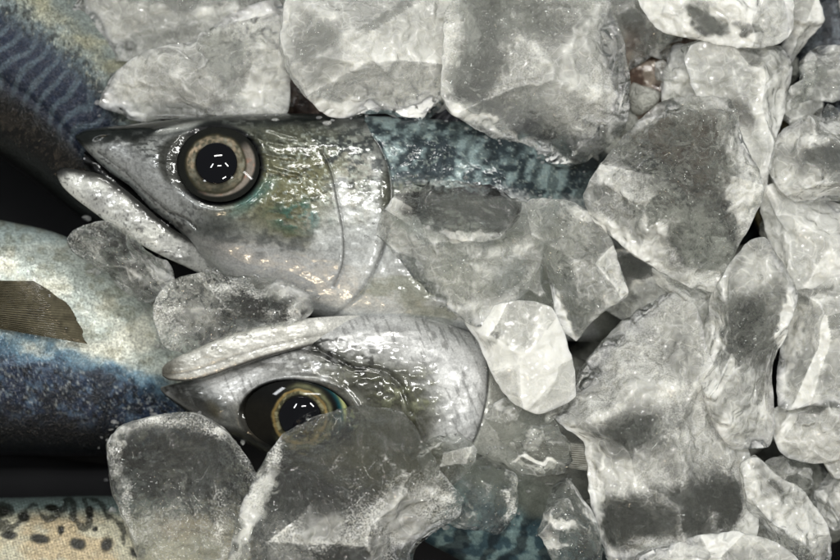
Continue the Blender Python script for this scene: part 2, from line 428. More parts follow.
# ------------------------------------------------------------------ fish A: upper fish, head to the left
def fish_a():
    root = thing('mackerel', 'upper silver fish with open mouth and large round black eye, facing left', 'fish', (330, 210, -80), FG)
    xs = [75, 84, 97, 113, 130, 150, 170, 188, 203, 225, 260, 300, 340, 385, 440, 520, 600, 700, 860]
    top = np.interp(xs, [75, 84, 100, 139, 190, 240, 300, 345, 400, 440, 520, 600, 700, 860],
                    [136, 130, 127, 123.5, 117, 114, 113, 114, 117, 119, 130, 150, 185, 235])
    bot = np.interp(xs, [75, 84, 97, 113, 130, 150, 170, 188, 203, 225, 260, 300, 340, 400, 860],
                    [140, 150, 163, 176, 188, 210, 224, 240, 266, 282, 300, 314, 324, 336, 350])
    b = loft([((x, t), (x + 2, v)) for x, t, v in zip(xs, top, bot)], [-8]*15 + [-14, -55, -110, -140],
             [1.2, 1.1, .95, .85, .8, .75, .72, .68, .62, .56, .52, .50, .48, .45, .42, .4, .4, .4, .4], 760, 500, 0.85)
    jaw = loft([((57, 171), (57.5, 177)), ((64, 168), (63, 187)), ((80, 170), (76, 199)), ((100, 174), (96, 214)), ((122, 187), (116, 229)),
                ((146, 207), (138, 243)), ((168, 226), (160, 255)), ((190, 238), (184, 266)), ((212, 246), (208, 277)), ((240, 258), (236, 284))],
               [4, 6, 9, 12, 14, 15, 12, 4, -10, -30], [.7, .5, .42, .38, .38, .4, .45, .55, .7, .8], 300, 140, 0.6)
    roof = loft([((84, 150), (84, 168)), ((100, 158), (96, 180)), ((125, 180), (118, 205)), ((150, 200), (142, 225)), ((185, 228), (178, 250))],
                -26, .55, 120, 60)
    L = join_lofts(b, jaw, roof)
    X, Y, V, part = L['X'], L['Y'], L['V'], L['part']
    f1 = fbm(X / 34, Y / 22, 0, 1, 5); f2 = fbm(X / 9, Y / 6, 0, 2, 4); f3 = fbm(X / 2.6, Y / 2.2, 0, 3, 3); f4 = fbm(X / 16, Y / 30, 0, 4, 4)
    n = len(X)
    c = np.tile([0.40, 0.41, 0.40], (n, 1))
    # ---- head colours
    c = mix(c, (0.24, 0.235, 0.14), blob(X, Y, 288, 182, 72, 54, 10, 0.5) * 0.92)
    c = mix(c, (0.16, 0.17, 0.13), blob(X, Y, 290, 140, 80, 20, 3, 0.6) * 0.7)
    c = mix(c, (0.16, 0.15, 0.06), blob(X, Y, 308, 205, 32, 45, 15, 0.6) * sst(.35, .65, f2) * 0.8)
    c = mix(c, (0.12, 0.28, 0.27), blob(X, Y, 252, 197, 24, 7, -38, 0.8) * (.3 + .8 * f2))
    c = mix(c, (0.12, 0.28, 0.25), blob(X, Y, 306, 216, 30, 14, 0, 0.7) * sst(.45, .62, f2) * 0.9)
    c = mix(c, (0.11, 0.12, 0.11), blob(X, Y, 216, 228, 26, 13, 15, 0.6) * (.4 + .6 * f2))
    c = mix(c, (0.05, 0.055, 0.05), blob(X, Y, 122, 134, 42, 10, -4, 0.5) * sst(.2, .5, f2))
    c = mix(c, (0.05, 0.055, 0.05), sst(.5, .62, fbm(X / 9, Y / 3, 0, 23, 3)) * blob(X, Y, 150, 145, 60, 18, 20, .6) * .6)
    c = mix(c, (0.05, 0.05, 0.045), blob(X, Y, 84, 138, 14, 8, -25, 0.6) * .9)
    c = mix(c, (0.62, 0.63, 0.62), blob(X, Y, 355, 250, 45, 62, 0, 0.5) * .8)
    c = mix(c, (0.60, 0.60, 0.60), blob(X, Y, 280, 272, 75, 26, 12, 0.6) * .75)
    c = mix(c, (0.46, 0.43, 0.40), blob(X, Y, 225, 252, 26, 7, 18, 0.8) * .4)  # beige glint under the cheek painted into the skin colour
    c = mix(c, (0.58, 0.56, 0.50), blob(X, Y, 352, 185, 24, 36, 0, 0.6) * sst(.3, .7, f2))
    # cheek mottling
    dark = sst(.52, .74, f3 * .55 + f2 * .45)
    c = mix(c, (0.07, 0.08, 0.07), dark * blob(X, Y, 300, 170, 95, 45, 5, .6) * .8)
    c = mix(c, (0.07, 0.085, 0.09), sst(.5, .62, f2) * blob(X, Y, 352, 160, 45, 34, 20, .5) * .8)
    c = mix(c, (0.62, 0.66, 0.60), sst(.55, .72, f3) * blob(X, Y, 330, 170, 70, 50, 5, .6) * .6)
    # dark pores on the snout
    c = mix(c, (0.08, 0.08, 0.08), sst(.70, .76, vnoise(X / 2.3, Y / 2.3, 0, 11)) * blob(X, Y, 150, 185, 70, 40, 35, .4) * .7)
    c = mix(c, (0.56, 0.57, 0.57), blob(X, Y, 150, 180, 52, 15, 40, .6) * .6)
    # dark back of the head
    back = sst(14, 2, Y - np.interp(X, [75, 139, 240, 345, 440, 520, 600], [134, 124, 114, 114, 119, 130, 150]) - 6 * f2)
    c = mix(c, (0.035, 0.045, 0.042), back * (X > 70) * .92)
    # ---- body beyond the gill
    gill = [(372, 136), (380, 147), (387, 164), (391, 185), (391, 205), (387, 235), (380, 258), (371, 277), (356, 298), (334, 316)]
    g, d, s, t = groove(X, Y, gill, 2.0, 1.4)
    body = ((X > np.interp(Y, [120, 136, 147, 164, 185, 205, 235, 258, 277, 298, 316], [365, 372, 380, 387, 391, 391, 387, 380, 371, 356, 334])) & (part == 0)).astype(float)
    bt = np.interp(X, [380, 440, 520, 600, 700, 860], [116, 119, 130, 150, 185, 235])
    rel = (Y - bt)      # px below the back line
    back_c = mix(np.tile([0.08, 0.11, 0.125], (n, 1)), (0.36, 0.44, 0.44), sst(.42, .66, f2 * .6 + f4 * .4))
    stripe = 0.5 + 0.5 * np.sin((X * .95 + Y * .35 + 26 * f1) / 2.8)
    back_c = mix(back_c, (0.02, 0.03, 0.035), sst(.5, .9, stripe + 1.4 * (f2 - .5)) * .38 * sst(20, 45, X - 380))
    back_c = mix(back_c, (0.5, 0.55, 0.5), sst(.62, .78, f3) * .5)
    flank = mix(np.tile([0.46, 0.47, 0.42], (n, 1)), (0.60, 0.61, 0.60), sst(.4, .6, f1))
    flank = mix(flank, (0.14, 0.14, 0.08), blob(X, Y, 412, 180, 26, 22, -30, .6) * sst(.3, .6, f2) * .8)
    m = sst(55, 78, rel + 30 * (f1 - .5) + 16 * (f3 - .5))
    bc = back_c * (1 - m[:, None]) + flank * m[:, None]
    c = c * (1 - body[:, None]) + bc * body[:, None]
    c = c * (1 - .8 * sst(560, 640, X))[:, None]  # far flank darkened in colour, painted shade seen through the clear ice
    # grit: dark pigment and pale flecks over the cheek and crown
    g5 = fbm(X / 5, Y / 3.2, 0, 15, 3); g6 = fbm(X / 22, Y / 9, 0, 16, 4)
    zone = blob(X, Y, 290, 170, 120, 60, 6, .5) * (part == 0)
    c = mix(c, (0.06, 0.065, 0.05), sst(.50, .66, g5) * sst(.35, .6, g6) * zone * .55)
    c = mix(c, (0.70, 0.72, 0.66), sst(.60, .72, vnoise(X / 4, Y / 2.2, 0, 17)) * sst(.45, .62, g6) * zone * .2)
    c = mix(c, (0.10, 0.11, 0.11), sst(.52, .70, fbm(X / 13, Y / 8, 0, 18)) * blob(X, Y, 265, 240, 60, 20, 5, .7) * .5)
    c = mix(c, (0.72, 0.73, 0.72), sst(.5, .65, fbm(X / 18, Y / 30, 0, 19)) * blob(X, Y, 350, 235, 42, 70, 0, .5) * .6)
    # gill lines
    c = mix(c, (0.03, 0.032, 0.03), np.exp(-(d / 1.7) ** 2) * (.35 + .6 * f1) * (part == 0) * (1 - .6 * sst(235, 300, Y)))
    c = mix(c, (0.10, 0.10, 0.06), blob(X, Y, 386, 198, 5, 26, 0, .7) * .8)
    pre = [(322, 150), (332, 175), (338, 205), (343, 232), (343, 262), (334, 286)]
    g2, d2, s2, t2 = groove(X, Y, pre, 2.0, 1.2)
    c = mix(c, (0.12, 0.12, 0.11), np.exp(-(d2 / 1.2) ** 2) * .45 * (part == 0))
    # ---- eye surround
    e1 = blob(X, Y, 217.5, 164.5, 46, 41.5, 5, 0.06)
    c = mix(c, (0.020, 0.022, 0.024), e1 * (part == 0))
    lid = blob(X, Y, 187, 163, 31, 27, 30, .12) * (part == 0)
    c = mix(c, (0.10, 0.10, 0.085), lid * (.6 + .4 * f1))
    c = mix(c, (0.62, 0.63, 0.60), blob(X, Y, 178, 128, 22, 3.2, -14, .5) * .75)
    # ---- lower jaw
    j = (part == 1).astype(float)
    jc = mix(np.tile([0.52, 0.52, 0.50], (n, 1)), (0.70, 0.70, 0.66), sst(.35, .6, f1))
    jc = mix(jc, (0.16, 0.16, 0.15), sst(.55, .72, f2) * .4 * sst(100, 170, X))
    jc = mix(jc, (0.05, 0.05, 0.045), sst(-.35, -.85, V + .3 * (f2 - .5)) * .9)
    jc = mix(jc, (0.08, 0.08, 0.08), blob(X, Y, 60, 172, 8, 5, 0, .8) * .9)
    jc = mix(jc, (0.10, 0.10, 0.10), sst(.83, .88, vnoise(X / 2.1, Y / 2.1, 0, 12)) * .5)
    c = c * (1 - j[:, None]) + jc * j[:, None]
    c = mix(c, (0.012, 0.012, 0.012), (part == 2) * 1.0)
    # ---- relief
    disp = np.zeros(n)
    p0 = (part == 0)
    disp += p0 * (g + g2)
    disp += p0 * 1.6 * (1 - body) * sst(0, 10, d) * sst(300, 250, Y) * sst(120, 150, Y) * np.exp(-d / 60)
    disp += p0 * 2.0 * (s2 > 0) * np.exp(-d2 / 26) * sst(0, .2, t2) * sst(0, .2, 1 - t2)
    disp -= p0 * 3.5 * blob(X, Y, 219, 165, 43, 38, 5, 0.15)
    disp += p0 * 2.0 * np.exp(-((np.hypot((X - 217) / 49, (Y - 165) / 44) - 1.03) / .09) ** 2)
    disp -= p0 * 3.0 * blob(X, Y, 104, 139, 8, 3, -10, .6)          # nostril
    disp += 1.5 * (f1 - .5) + 1.2 * (f2 - .5) * (1 - e1)
    # wrinkles of the wet skin behind the eye, lying along the head
    for (x0, y0, x1, y1) in ((206, 130, 256, 133), (236, 135, 288, 145), (244, 151, 300, 159), (256, 167, 304, 177), (262, 128, 300, 138), (150, 131, 200, 122)):
        pts = [(x0, y0), ((x0*2 + x1)/3, (y0*2 + y1)/3 - .5), ((x0 + x1*2)/3, (y0 + y1*2)/3 + .8), (x1, y1)]
        dd, _, tt = pdist(X, Y + 1.6 * (fbm(X / 7, 0, 0, 21) - .5), spline(pts, 5))
        disp += p0 * 2.3 * np.exp(-(dd / 2.0) ** 2) * sst(0, .12, tt) * sst(0, .12, 1 - tt) * (.45 + fbm(X / 4, Y / 4, 0, 22))
    # upper jaw plate and mouth corner
    for pts, wd, dp in (([(98, 152), (125, 172), (150, 196), (172, 214), (196, 226)], 2.2, 1.4), ([(168, 212), (186, 219), (197, 229)], 1.6, 2.5)):
        gg, dd, _, _ = groove(X, Y, pts, wd, dp); disp += p0 * gg
        c = mix(c, (0.06, 0.06, 0.055), np.exp(-(dd / 1.0) ** 2) * .5 * p0 * sst(.3, .5, f3))
    grain = 0.30 + 0.9 * body * sst(80, 30, rel) + .3 * back + .25 * blob(X, Y, 300, 180, 90, 60, 0, .6)
    grain = np.where(part == 1, .2, grain)
    body_mesh('body', L, c, disp, grain, M_SKIN, root)
    # eye
    def iris(X, Y):
        n = len(X); r = np.hypot(X - 216, (Y - 164) * 1.03) + 2.4 * (fbm(X / 9, Y / 9, 0, 33, 3) - .5)
        a = np.arctan2(Y - 164, X - 216)
        st = .5 + .6 * (fbm(a * 6, r / 3, 0, 31, 3) - .5); st2 = .5 + .6 * (fbm(X / 5, Y / 5, 0, 32) - .5)
        c = np.tile([0.018, 0.02, 0.022], (n, 1))
        c = mix(c, (0.11, 0.11, 0.085), sst(43, 38, np.hypot((X - 219) / 1.05, Y - 165) + 2*st2) * .25)
        cres = sst(40, 37, np.hypot(X - 216.5, (Y - 163) * 1.15)) * sst(30.5, 33.5, np.hypot(X - 212, Y - 161))
        cres *= sst(-.75, -.35, a) * sst(2.3, 1.5, a)
        c = mix(c, (0.42, 0.38, 0.34), cres * (.45 + .5 * st))
        c = mix(c, (0.50, 0.27, 0.20), cres * sst(.5, .7, st2) * .5)
        ring = sst(31, 29, r)
        c = mix(c, (0.16, 0.155, 0.12), ring)
        c = mix(c, (0.50, 0.42, 0.33), ring * sst(.35, .75, st) * (.35 + .6 * sst(.3, -1, np.cos(a)) + .5*sst(0,-1,np.sin(a))))
        c = mix(c, (0.34, 0.34, 0.29), ring * sst(.5, .7, st2) * .8)
        c = mix(c, (0.07, 0.07, 0.055), ring * sst(.3, .9, np.sin(a - .3)) * .6)
        c = mix(c, (0.08, 0.075, 0.05), np.exp(-((r - 30) / 1.3) ** 2) * .8)
        c = mix(c, (0.06, 0.055, 0.04), np.exp(-((r - 20.5) / 1.6) ** 2))
        return c
    e = rings('eye', 218.5, 164.5, 41.5, 37.5, 5, 33, 8, iris, M_EYE, root, tilt=(.05, .25))
    p = rings('pupil', 216.5, 163, 20.6, 20.4, 0, 40.5, 5.5, None, M_PUPIL, root, 30, 90, tilt=(.04, .17))
    p.parent = e; p.location = p.location - e.location
    fin('dorsal_fin', [(425, 122), (470, 128), (520, 140)], [(455, 95), (490, 100), (540, 118)], -14, -20, 2, 9, (.03, .03, .035), (.07, .07, .08), root)
    fin('pectoral_fin', [(395, 194), (397, 202), (404, 214)], [(490, 184), (520, 208), (500, 236)], 46, 50, 1.5, 14, (.006, .006, .007), (.03, .03, .032), root, 3)
    return root
fish_a()

# ------------------------------------------------------------------ fish B: lower fish, belly up
def fish_b():
    root = thing('mackerel', 'belly-up silver fish below the upper one, closed jaws left and half-hidden eye', 'fish', (380, 420, -70), FG)
    pr = [((160.5, 387.5), (161, 391)), ((168, 385), (167, 397)), ((180, 382), (180, 407)), ((200, 375), (197, 419)), ((222, 366), (216, 431)), ((245, 356), (240, 440)),
          ((272, 343), (262, 452)), ((300, 330), (285, 466)), ((330, 319), (305, 478)), ((365, 315), (330, 490)), ((404, 314), (360, 505)),
          ((445, 322), (395, 525)), ((480, 336), (430, 545)), ((560, 352), (510, 585)), ((660, 385), (610, 625)), ((860, 440), (810, 680))]
    b = loft(pr, [10]*13 + [-20, -75, -130], [1.1, .95, .85, .75, .7, .64, .6, .56, .52, .48, .46, .44, .42, .40, .40, .40], 620, 340, 0.85)
    jaw = loft([((162, 368), (162.5, 376)), ((168, 362), (170, 380)), ((185, 353), (190, 381)), ((208, 343), (214, 375)), ((234, 333), (240, 366)),
                ((265, 325), (268, 357)), ((300, 319), (303, 348)), ((335, 316), (335, 342)), ((380, 314), (376, 336))],
               [26, 29, 33, 37, 39, 39, 36, 24, 0], [.6, .45, .36, .32, .35, .42, .55, .7, .9], 300, 150, 0.55)
    L = join_lofts(b, jaw)
    X, Y, U, V, part = L['X'], L['Y'], L['U'], L['V'], L['part']
    f1 = fbm(X / 36, Y / 16, 0, 41, 5); f2 = fbm(X / 9, Y / 6, 0, 42, 4); f3 = fbm(X / 2.6, Y / 2.4, 0, 43, 3)
    n = len(X); p0 = part == 0
    c = np.tile([0.70, 0.70, 0.69], (n, 1))
    c = mix(c, (0.40, 0.40, 0.39), sst(.45, .7, f1) * .7)
    # olive brown cheek towards the back
    mid = sst(-.02, .22, V + .25 * (f1 - .5)) * sst(215, 265, X)
    c = mix(c, (0.13, 0.125, 0.075), mid * p0 * (.85 + .25 * f2))
    c = mix(c, (0.20, 0.20, 0.15), blob(X, Y, 360, 378, 62, 16, 14, .6) * sst(.35, .55, f2) * .7 * p0)
    c = mix(c, (0.36, 0.36, 0.22), blob(X, Y, 415, 395, 22, 20, -30, .7) * sst(.45, .65, f2) * .9)
    c = mix(c, (0.035, 0.03, 0.02), blob(X, Y, 413, 432, 14, 18, 30, .7) * .7)
    c = mix(c, (0.055, 0.055, 0.045), blob(X, Y, 318, 348, 26, 8, 32, .6) * (.3 + .7 * f2) * p0 * 1.1)
    c = mix(c, (0.10, 0.10, 0.08), blob(X, Y, 345, 356, 34, 8, 10, .8) * sst(.4, .6, f2) * .7)
    c = mix(c, (0.08, 0.085, 0.075), blob(X, Y, 210, 403, 46, 12, 36, .6) * (.35 + .6 * f2) * p0)
    c = mix(c, (0.33, 0.28, 0.16), blob(X, Y, 213, 410, 9, 5, 50, .8) * .5 * p0)
    c = mix(c, (0.07, 0.07, 0.06), blob(X, Y, 172, 390, 14, 6, 10, .8) * sst(.35, .6, f2) * p0)
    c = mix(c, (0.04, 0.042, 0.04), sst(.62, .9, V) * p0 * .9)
    c = mix(c, (0.70, 0.70, 0.69), blob(X, Y, 462, 382, 26, 52, 8, .4) * p0 * .95)
    c = mix(c, (0.10, 0.10, 0.065), blob(X, Y, 388, 408, 52, 44, 25, .5) * p0 * (.7 + .5 * f2) * .95)
    c = mix(c, (0.40, 0.41, 0.30), blob(X, Y, 402, 398, 30, 14, 20, .8) * sst(.5, .66, f2) * p0 * .7)
    c = mix(c, (0.03, 0.03, 0.025), sst(.55, .68, fbm(X / 7, Y / 4, 0, 46, 3)) * blob(X, Y, 345, 356, 56, 18, 22, .7) * p0 * .8)
    c = mix(c, (0.05, 0.05, 0.045), blob(X, Y, 190, 400, 34, 10, 34, .6) * p0 * .75)
    c = mix(c, (0.12, 0.12, 0.10), sst(.5, .64, fbm(X / 16, Y / 5, 0, 47, 4)) * blob(X, Y, 330, 372, 90, 20, 12, .6) * p0 * .55)
    # thin grey hatch on the gill cover
    hat = sst(.62, .70, fbm((X * .4 + Y * .9) / 14, (X * .9 - Y * .4) / 3, 0, 45, 4))
    c = mix(c, (0.25, 0.25, 0.24), hat * .45 * p0 * (Y < 450))
    # beyond the gill
    gill = [(478, 326), (486, 345), (488, 372), (486, 400), (480, 425), (470, 448), (452, 478), (430, 505)]
    g, d, s, t = groove(X, Y, gill, 2.4, 1.6)
    bx = np.interp(Y, [300, 326, 345, 372, 400, 425, 448, 478, 505, 560], [474, 478, 486, 488, 486, 480, 470, 452, 430, 400])
    body = (X > bx) & p0
    fl = mix(np.tile([0.52, 0.52, 0.48], (n, 1)), (0.24, 0.26, 0.23), sst(-.3, .4, V + .5*(f1 - .5)))
    bk = mix(np.tile([0.10, 0.17, 0.20], (n, 1)), (0.30, 0.40, 0.40), sst(.4, .65, f2))
    st = np.sin((U + 30 * f1 + 14 * V) / 4.6)
    bk = mix(bk, (0.012, 0.02, 0.03), sst(.0, .6, st + 2.4 * (f2 - .5)) * .6)
    m = sst(.30, .45, V + .15 * (f1 - .5))[:, None]
    bc = fl * (1 - m) + bk * m
    c = np.where(body[:, None], bc * (1 - .75 * sst(530, 640, X))[:, None], c)  # body colour fades darker to the right, painted shade beneath the ice
    c = mix(c, (0.05, 0.05, 0.05), np.exp(-(d / 1.6) ** 2) * p0 * .7)
    # eye surround
    e1 = blob(X, Y, 297, 417, 59, 38, 8, .06) * p0
    c = mix(c, (0.022, 0.022, 0.02), e1)
    c = mix(c, (0.10, 0.095, 0.08), blob(X, Y, 258, 418, 20, 24, 25, .3) * e1 * (.4 + f1))
    # jaw
    j = part == 1
    jc = mix(np.tile([0.78, 0.77, 0.73], (n, 1)), (0.48, 0.47, 0.42), sst(.45, .7, f1) * .5)
    jc = mix(jc, (0.20, 0.19, 0.16), blob(X, Y, 166, 371, 14, 8, -30, .7) * .85)
    jc = mix(jc, (0.16, 0.15, 0.13), np.exp(-((V - .35 - .2 * (f1 - .5)) / .13) ** 2) * .35)
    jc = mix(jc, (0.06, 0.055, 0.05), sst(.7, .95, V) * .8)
    c = np.where(j[:, None], jc, c)
    disp = p0 * g * .7 + p0 * 1.6 * (~body) * np.exp(-d / 60) * sst(0, 8, d)
    disp += j * (-.7) * np.exp(-((V - .35) / .16) ** 2)
    disp -= p0 * 4 * blob(X, Y, 298, 417, 54, 34, 8, .15)
    disp += p0 * 2.0 * np.exp(-((np.hypot((X - 297) / 60, (Y - 416) / 39) - 1.02) / .08) ** 2)
    for pts, wd, dp in (([(262, 358), (300, 349), (330, 356), (352, 368)], 2.2, 2.0), ([(352, 366), (385, 372), (402, 388), (410, 412)], 2.5, 1.5),
                        ([(300, 338), (320, 350), (334, 360)], 2, 2.0)):
        gg, dd, _, _ = groove(X, Y, pts, wd, dp); disp += p0 * gg
        c = mix(c, (0.07, 0.07, 0.06), np.exp(-(dd / 1.6) ** 2) * .55 * p0 * sst(.3, .6, f2))
    disp += 2.0 * (f1 - .5) + 1.6 * (f2 - .5) * (1 - e1)
    grain = .3 + .9 * body * sst(.2, .4, V)
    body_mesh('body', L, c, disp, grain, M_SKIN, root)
    def iris(X, Y):
        n = len(X); r = np.hypot(X - 300, Y - 417) + 2.4 * (fbm(X / 9, Y / 9, 0, 53, 3) - .5)
        a = np.arctan2(Y - 417, X - 300); st = fbm(a * 6, r / 3, 0, 51, 3); st2 = fbm(X / 5, Y / 5, 0, 52)
        c = np.tile([0.016, 0.016, 0.014], (n, 1))
        c = mix(c, (0.035, 0.033, 0.027), blob(X, Y, 258, 420, 22, 22, 20, .4))
        band = np.hypot((X - 300) / 1.12, Y - 415)
        c = mix(c, (0.02, 0.11, 0.13), np.exp(-((band - 37) / 2.5) ** 2) * sst(-1.9, -1.2, a) * sst(.6, .1, a))
        c = mix(c, (0.5, 0.52, 0.30), np.exp(-((band - 40.5) / 2.2) ** 2) * sst(-1.3, -.8, a) * sst(.3, -.1, a) * .9)
        c = mix(c, (0.30, 0.30, 0.20), np.exp(-((r - 31) / 2.6) ** 2) * (.4 + .6 * st) * sst(2.6, 1.5, np.abs(a - .2)))
        ring = sst(29, 27, r)
        c = mix(c, (0.13, 0.125, 0.085), ring)
        c = mix(c, (0.40, 0.38, 0.27), ring * sst(.4, .7, st) * .8)
        c = mix(c, (0.33, 0.25, 0.12), np.exp(-((r - 26.5) / 1.4) ** 2) * .8)
        c = mix(c, (0.02, 0.02, 0.015), np.exp(-((r - 20.5) / 1.6) ** 2))
        return c
    e = rings('eye', 298, 417, 54, 36, 8, 46, 8, iris, M_EYE, root, tilt=(.09, -.14))
    p = rings('pupil', 300, 417, 21, 20.5, 0, 53.5, 5.0, None, M_PUPIL, root, 30, 90, tilt=(.07, -.1))
    p.parent = e; p.location = p.location - e.location
    fin('pectoral_fin', [(520, 440), (524, 452), (526, 462)], [(594, 444), (600, 458), (596, 472)], 46, 40, 1.5, 13, (.07, .065, .05), (.30, .30, .27), root)
    return root
fish_b()

# ------------------------------------------------------------------ the other bodies
def plain_fish(name, label, pairs, z, thick, paint, mat, nu=420, nv=260, relief=2.0, seed=0):
    root = thing(name, label, 'fish', (np.mean([p[0][0] for p in pairs]), np.mean([p[1][1] for p in pairs]), z - 60), FG)
    L = join_lofts(loft(pairs, z, thick, nu, nv, .9))
    f1 = fbm(L['X'] / 34, L['Y'] / 22, 0, 60 + seed, 5)
    c, grain, dd = paint(L['X'], L['Y'], L['U'], L['V'], f1)
    body_mesh('body', L, c, relief * (f1 - .5) + dd, grain, mat, root)
    return root

def paint_c(X, Y, U, V, f1):
    n = len(X); f2 = fbm(X / 10, Y / 7, 0, 71, 4); f3 = fbm(X / 3, Y / 2.6, 0, 72, 3)
    c = mix(np.tile([0.74, 0.74, 0.66], (n, 1)), (0.56, 0.60, 0.56), sst(.35, .6, f1))
    c = mix(c, (0.52, 0.62, 0.62), blob(X, Y, 20, 232, 60, 14, 8, .7) * .6)
    c = mix(c, (0.30, 0.28, 0.18), sst(.5, .68, f2) * .35)
    teal = sst(-.12, .12, V + .3 * (f1 - .5) + .22 * (f2 - .5))
    c = mix(c, (0.22, 0.34, 0.42), teal)
    blue = sst(.05, .32, V + .3 * (f1 - .5) + .2 * (f2 - .5))
    c = mix(c, (0.035, 0.065, 0.125), blue)
    c = mix(c, (0.15, 0.22, 0.30), blue * sst(.5, .68, f2) * .7)
    c = mix(c, (0.012, 0.018, 0.03), blue * sst(.55, .7, fbm(X / 5, Y / 4, 0, 76, 3)) * .8)
    c = mix(c, (0.55, 0.60, 0.58), blue * sst(.78, .84, vnoise(X / 2.0, Y / 1.7, 0, 77)) * .3)  # pale glint dots painted over the blue
    c = mix(c, (0.02, 0.03, 0.05), sst(.54, .64, fbm(X / 17, Y / 12, 0, 75)) * blue * .7)
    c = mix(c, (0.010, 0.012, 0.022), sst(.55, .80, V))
    c = mix(c, (0.7, 0.72, 0.68), sst(.68, .78, f3) * .4 * (1 - sst(.5, .7, V)))  # white flecks painted in for clusters of glints
    return c, .35 + 1.0 * sst(.0, .4, V), 0
fc = plain_fish('mackerel', 'dark blue fish with silver belly and brown side fin at the left edge', 
    [((-120, 205), (-120, 462)), ((-60, 208), (-60, 462)), ((0, 220), (0, 455)), ((60, 234), (52, 456)), ((110, 262), (92, 456)), ((150, 296), (132, 452)),
     ((190, 335), (172, 446)), ((250, 380), (240, 440)), ((330, 405), (325, 432))], -62, .62, paint_c, M_BACK, 420, 300, 3, 1)
fin('pectoral_fin', [(-40, 280), (-44, 300), (-40, 322)], [(34, 281), (68, 306), (87, 344)], 24, 22, 1.5, 30, (.010, .009, .006), (.13, .115, .075), fc, 5)

def paint_d(X, Y, U, V, f1):
    n = len(X); f2 = fbm(X / 10, Y / 8, 0, 81, 4); f3 = fbm(X / 3, Y / 2.6, 0, 82, 3)
    c = mix(np.tile([0.50, 0.50, 0.40], (n, 1)), (0.38, 0.42, 0.40), sst(.4, .6, f1))
    gold_glint = np.exp(-((V + .62 + .1 * (f1 - .5)) / .07) ** 2)  # row of golden glints painted along the body
    c = mix(c, (0.26, 0.25, 0.17), gold_glint * .4)
    grey = sst(-.62, -.35, V + .2 * (f2 - .5))
    c = mix(c, (0.19, 0.23, 0.24), grey)
    blue = sst(-.42, -.18, V + .15 * (f2 - .5))
    c = mix(c, (0.035, 0.055, 0.10), blue)
    st = np.sin((U + 16 * f1 + 10 * V) / 2.6 + 1.5 * np.sin(V * 9))
    c = mix(c, (0.14, 0.18, 0.21), blue * sst(0, .7, st + 1.0 * (f2 - .5)) * .9)
    c = mix(c, (0.03, 0.035, 0.04), grey * (1 - blue) * sst(.48, .62, fbm(X / 4, Y / 4, 0, 83, 3)) * .8)
    c = mix(c, (0.006, 0.007, 0.010), sst(.2, .5, V))
    c = mix(c, (0.6, 0.6, 0.5), sst(.68, .78, f3) * .5 * (1 - blue))
    return c, .5 + 1.2 * sst(-.8, -.5, V) * sst(.6, .3, V), -3 * np.exp(-((V - .28) / .05) ** 2)
plain_fish('mackerel', 'dark blue fish with wavy stripes slanting down from the upper left corner',
    [((-80, -150), (-200, 40)), ((-20, -95), (-130, 85)), ((40, -45), (-62, 125)), ((88, -4), (0, 158)), ((128, 48), (42, 188)), ((150, 108), (78, 216)), ((205, 158), (125, 246)), ((260, 205), (190, 270))],
    -78, .6, paint_d, M_BACK, 420, 280, 3, 2)

def paint_f(X, Y, U, V, f1):
    n = len(X); f2 = fbm(X / 9, Y / 7, 0, 91, 4)
    c = mix(np.tile([0.50, 0.43, 0.30], (n, 1)), (0.50, 0.48, 0.38), sst(.4, .6, f1))
    top = sst(524, 506, Y + 8 * (f2 - .5))
    c = mix(c, (0.22, 0.27, 0.26), top)
    wav = pdist(X, Y, spline([(-20, 520), (-8, 508), (8, 506), (11, 516), (0, 524), (14, 528), (28, 508), (36, 506), (44, 518), (52, 519), (64, 508), (66, 500), (74, 505), (74, 520), (86, 528), (90, 514), (84, 500), (98, 500), (106, 514), (118, 522), (124, 534), (124, 545)], 5))[0]
    c = mix(c, (0.018, 0.022, 0.015), sst(4.2, 1.0, wav + 9 * (f2 - .5) + 3 * (fbm(X / 3, Y / 3, 0, 92) - .5)) * .7)
    for x, y, rx, ry in ((9, 535, 9, 4), (40, 539, 10, 5), (61, 530, 3, 5), (78, 544, 8, 6), (107, 545, 6, 8), (95, 529, 3, 3), (24, 517, 6, 5), (2, 512, 8, 6), (52, 508, 7, 4), (90, 512, 4, 6), (-20, 537, 9, 5), (137, 552, 7, 6)):
        c = mix(c, (0.025, 0.026, 0.015), blob(X + 3*(f2-.5), Y + 3*(f2-.5), x, y, rx, ry, 8, .35) * .93)
    # rows of tiny scales
    sc_ = np.sin((X + Y * .6) / .75) * np.sin((X * .5 - Y) / .75)
    c = c * (1 + .22 * sc_[:, None])
    return c, np.full(n, 1.1), 0
plain_fish('mackerel', 'tan spotted fish back with wavy black markings in the lower left corner',
    [((-120, 502), (-120, 700)), ((-40, 499), (-40, 700)), ((40, 497), (40, 700)), ((110, 496), (110, 700)), ((180, 500), (180, 695)), ((260, 520), (260, 680))],
    -52, .6, paint_f, M_BACK, 520, 420, 2, 3)

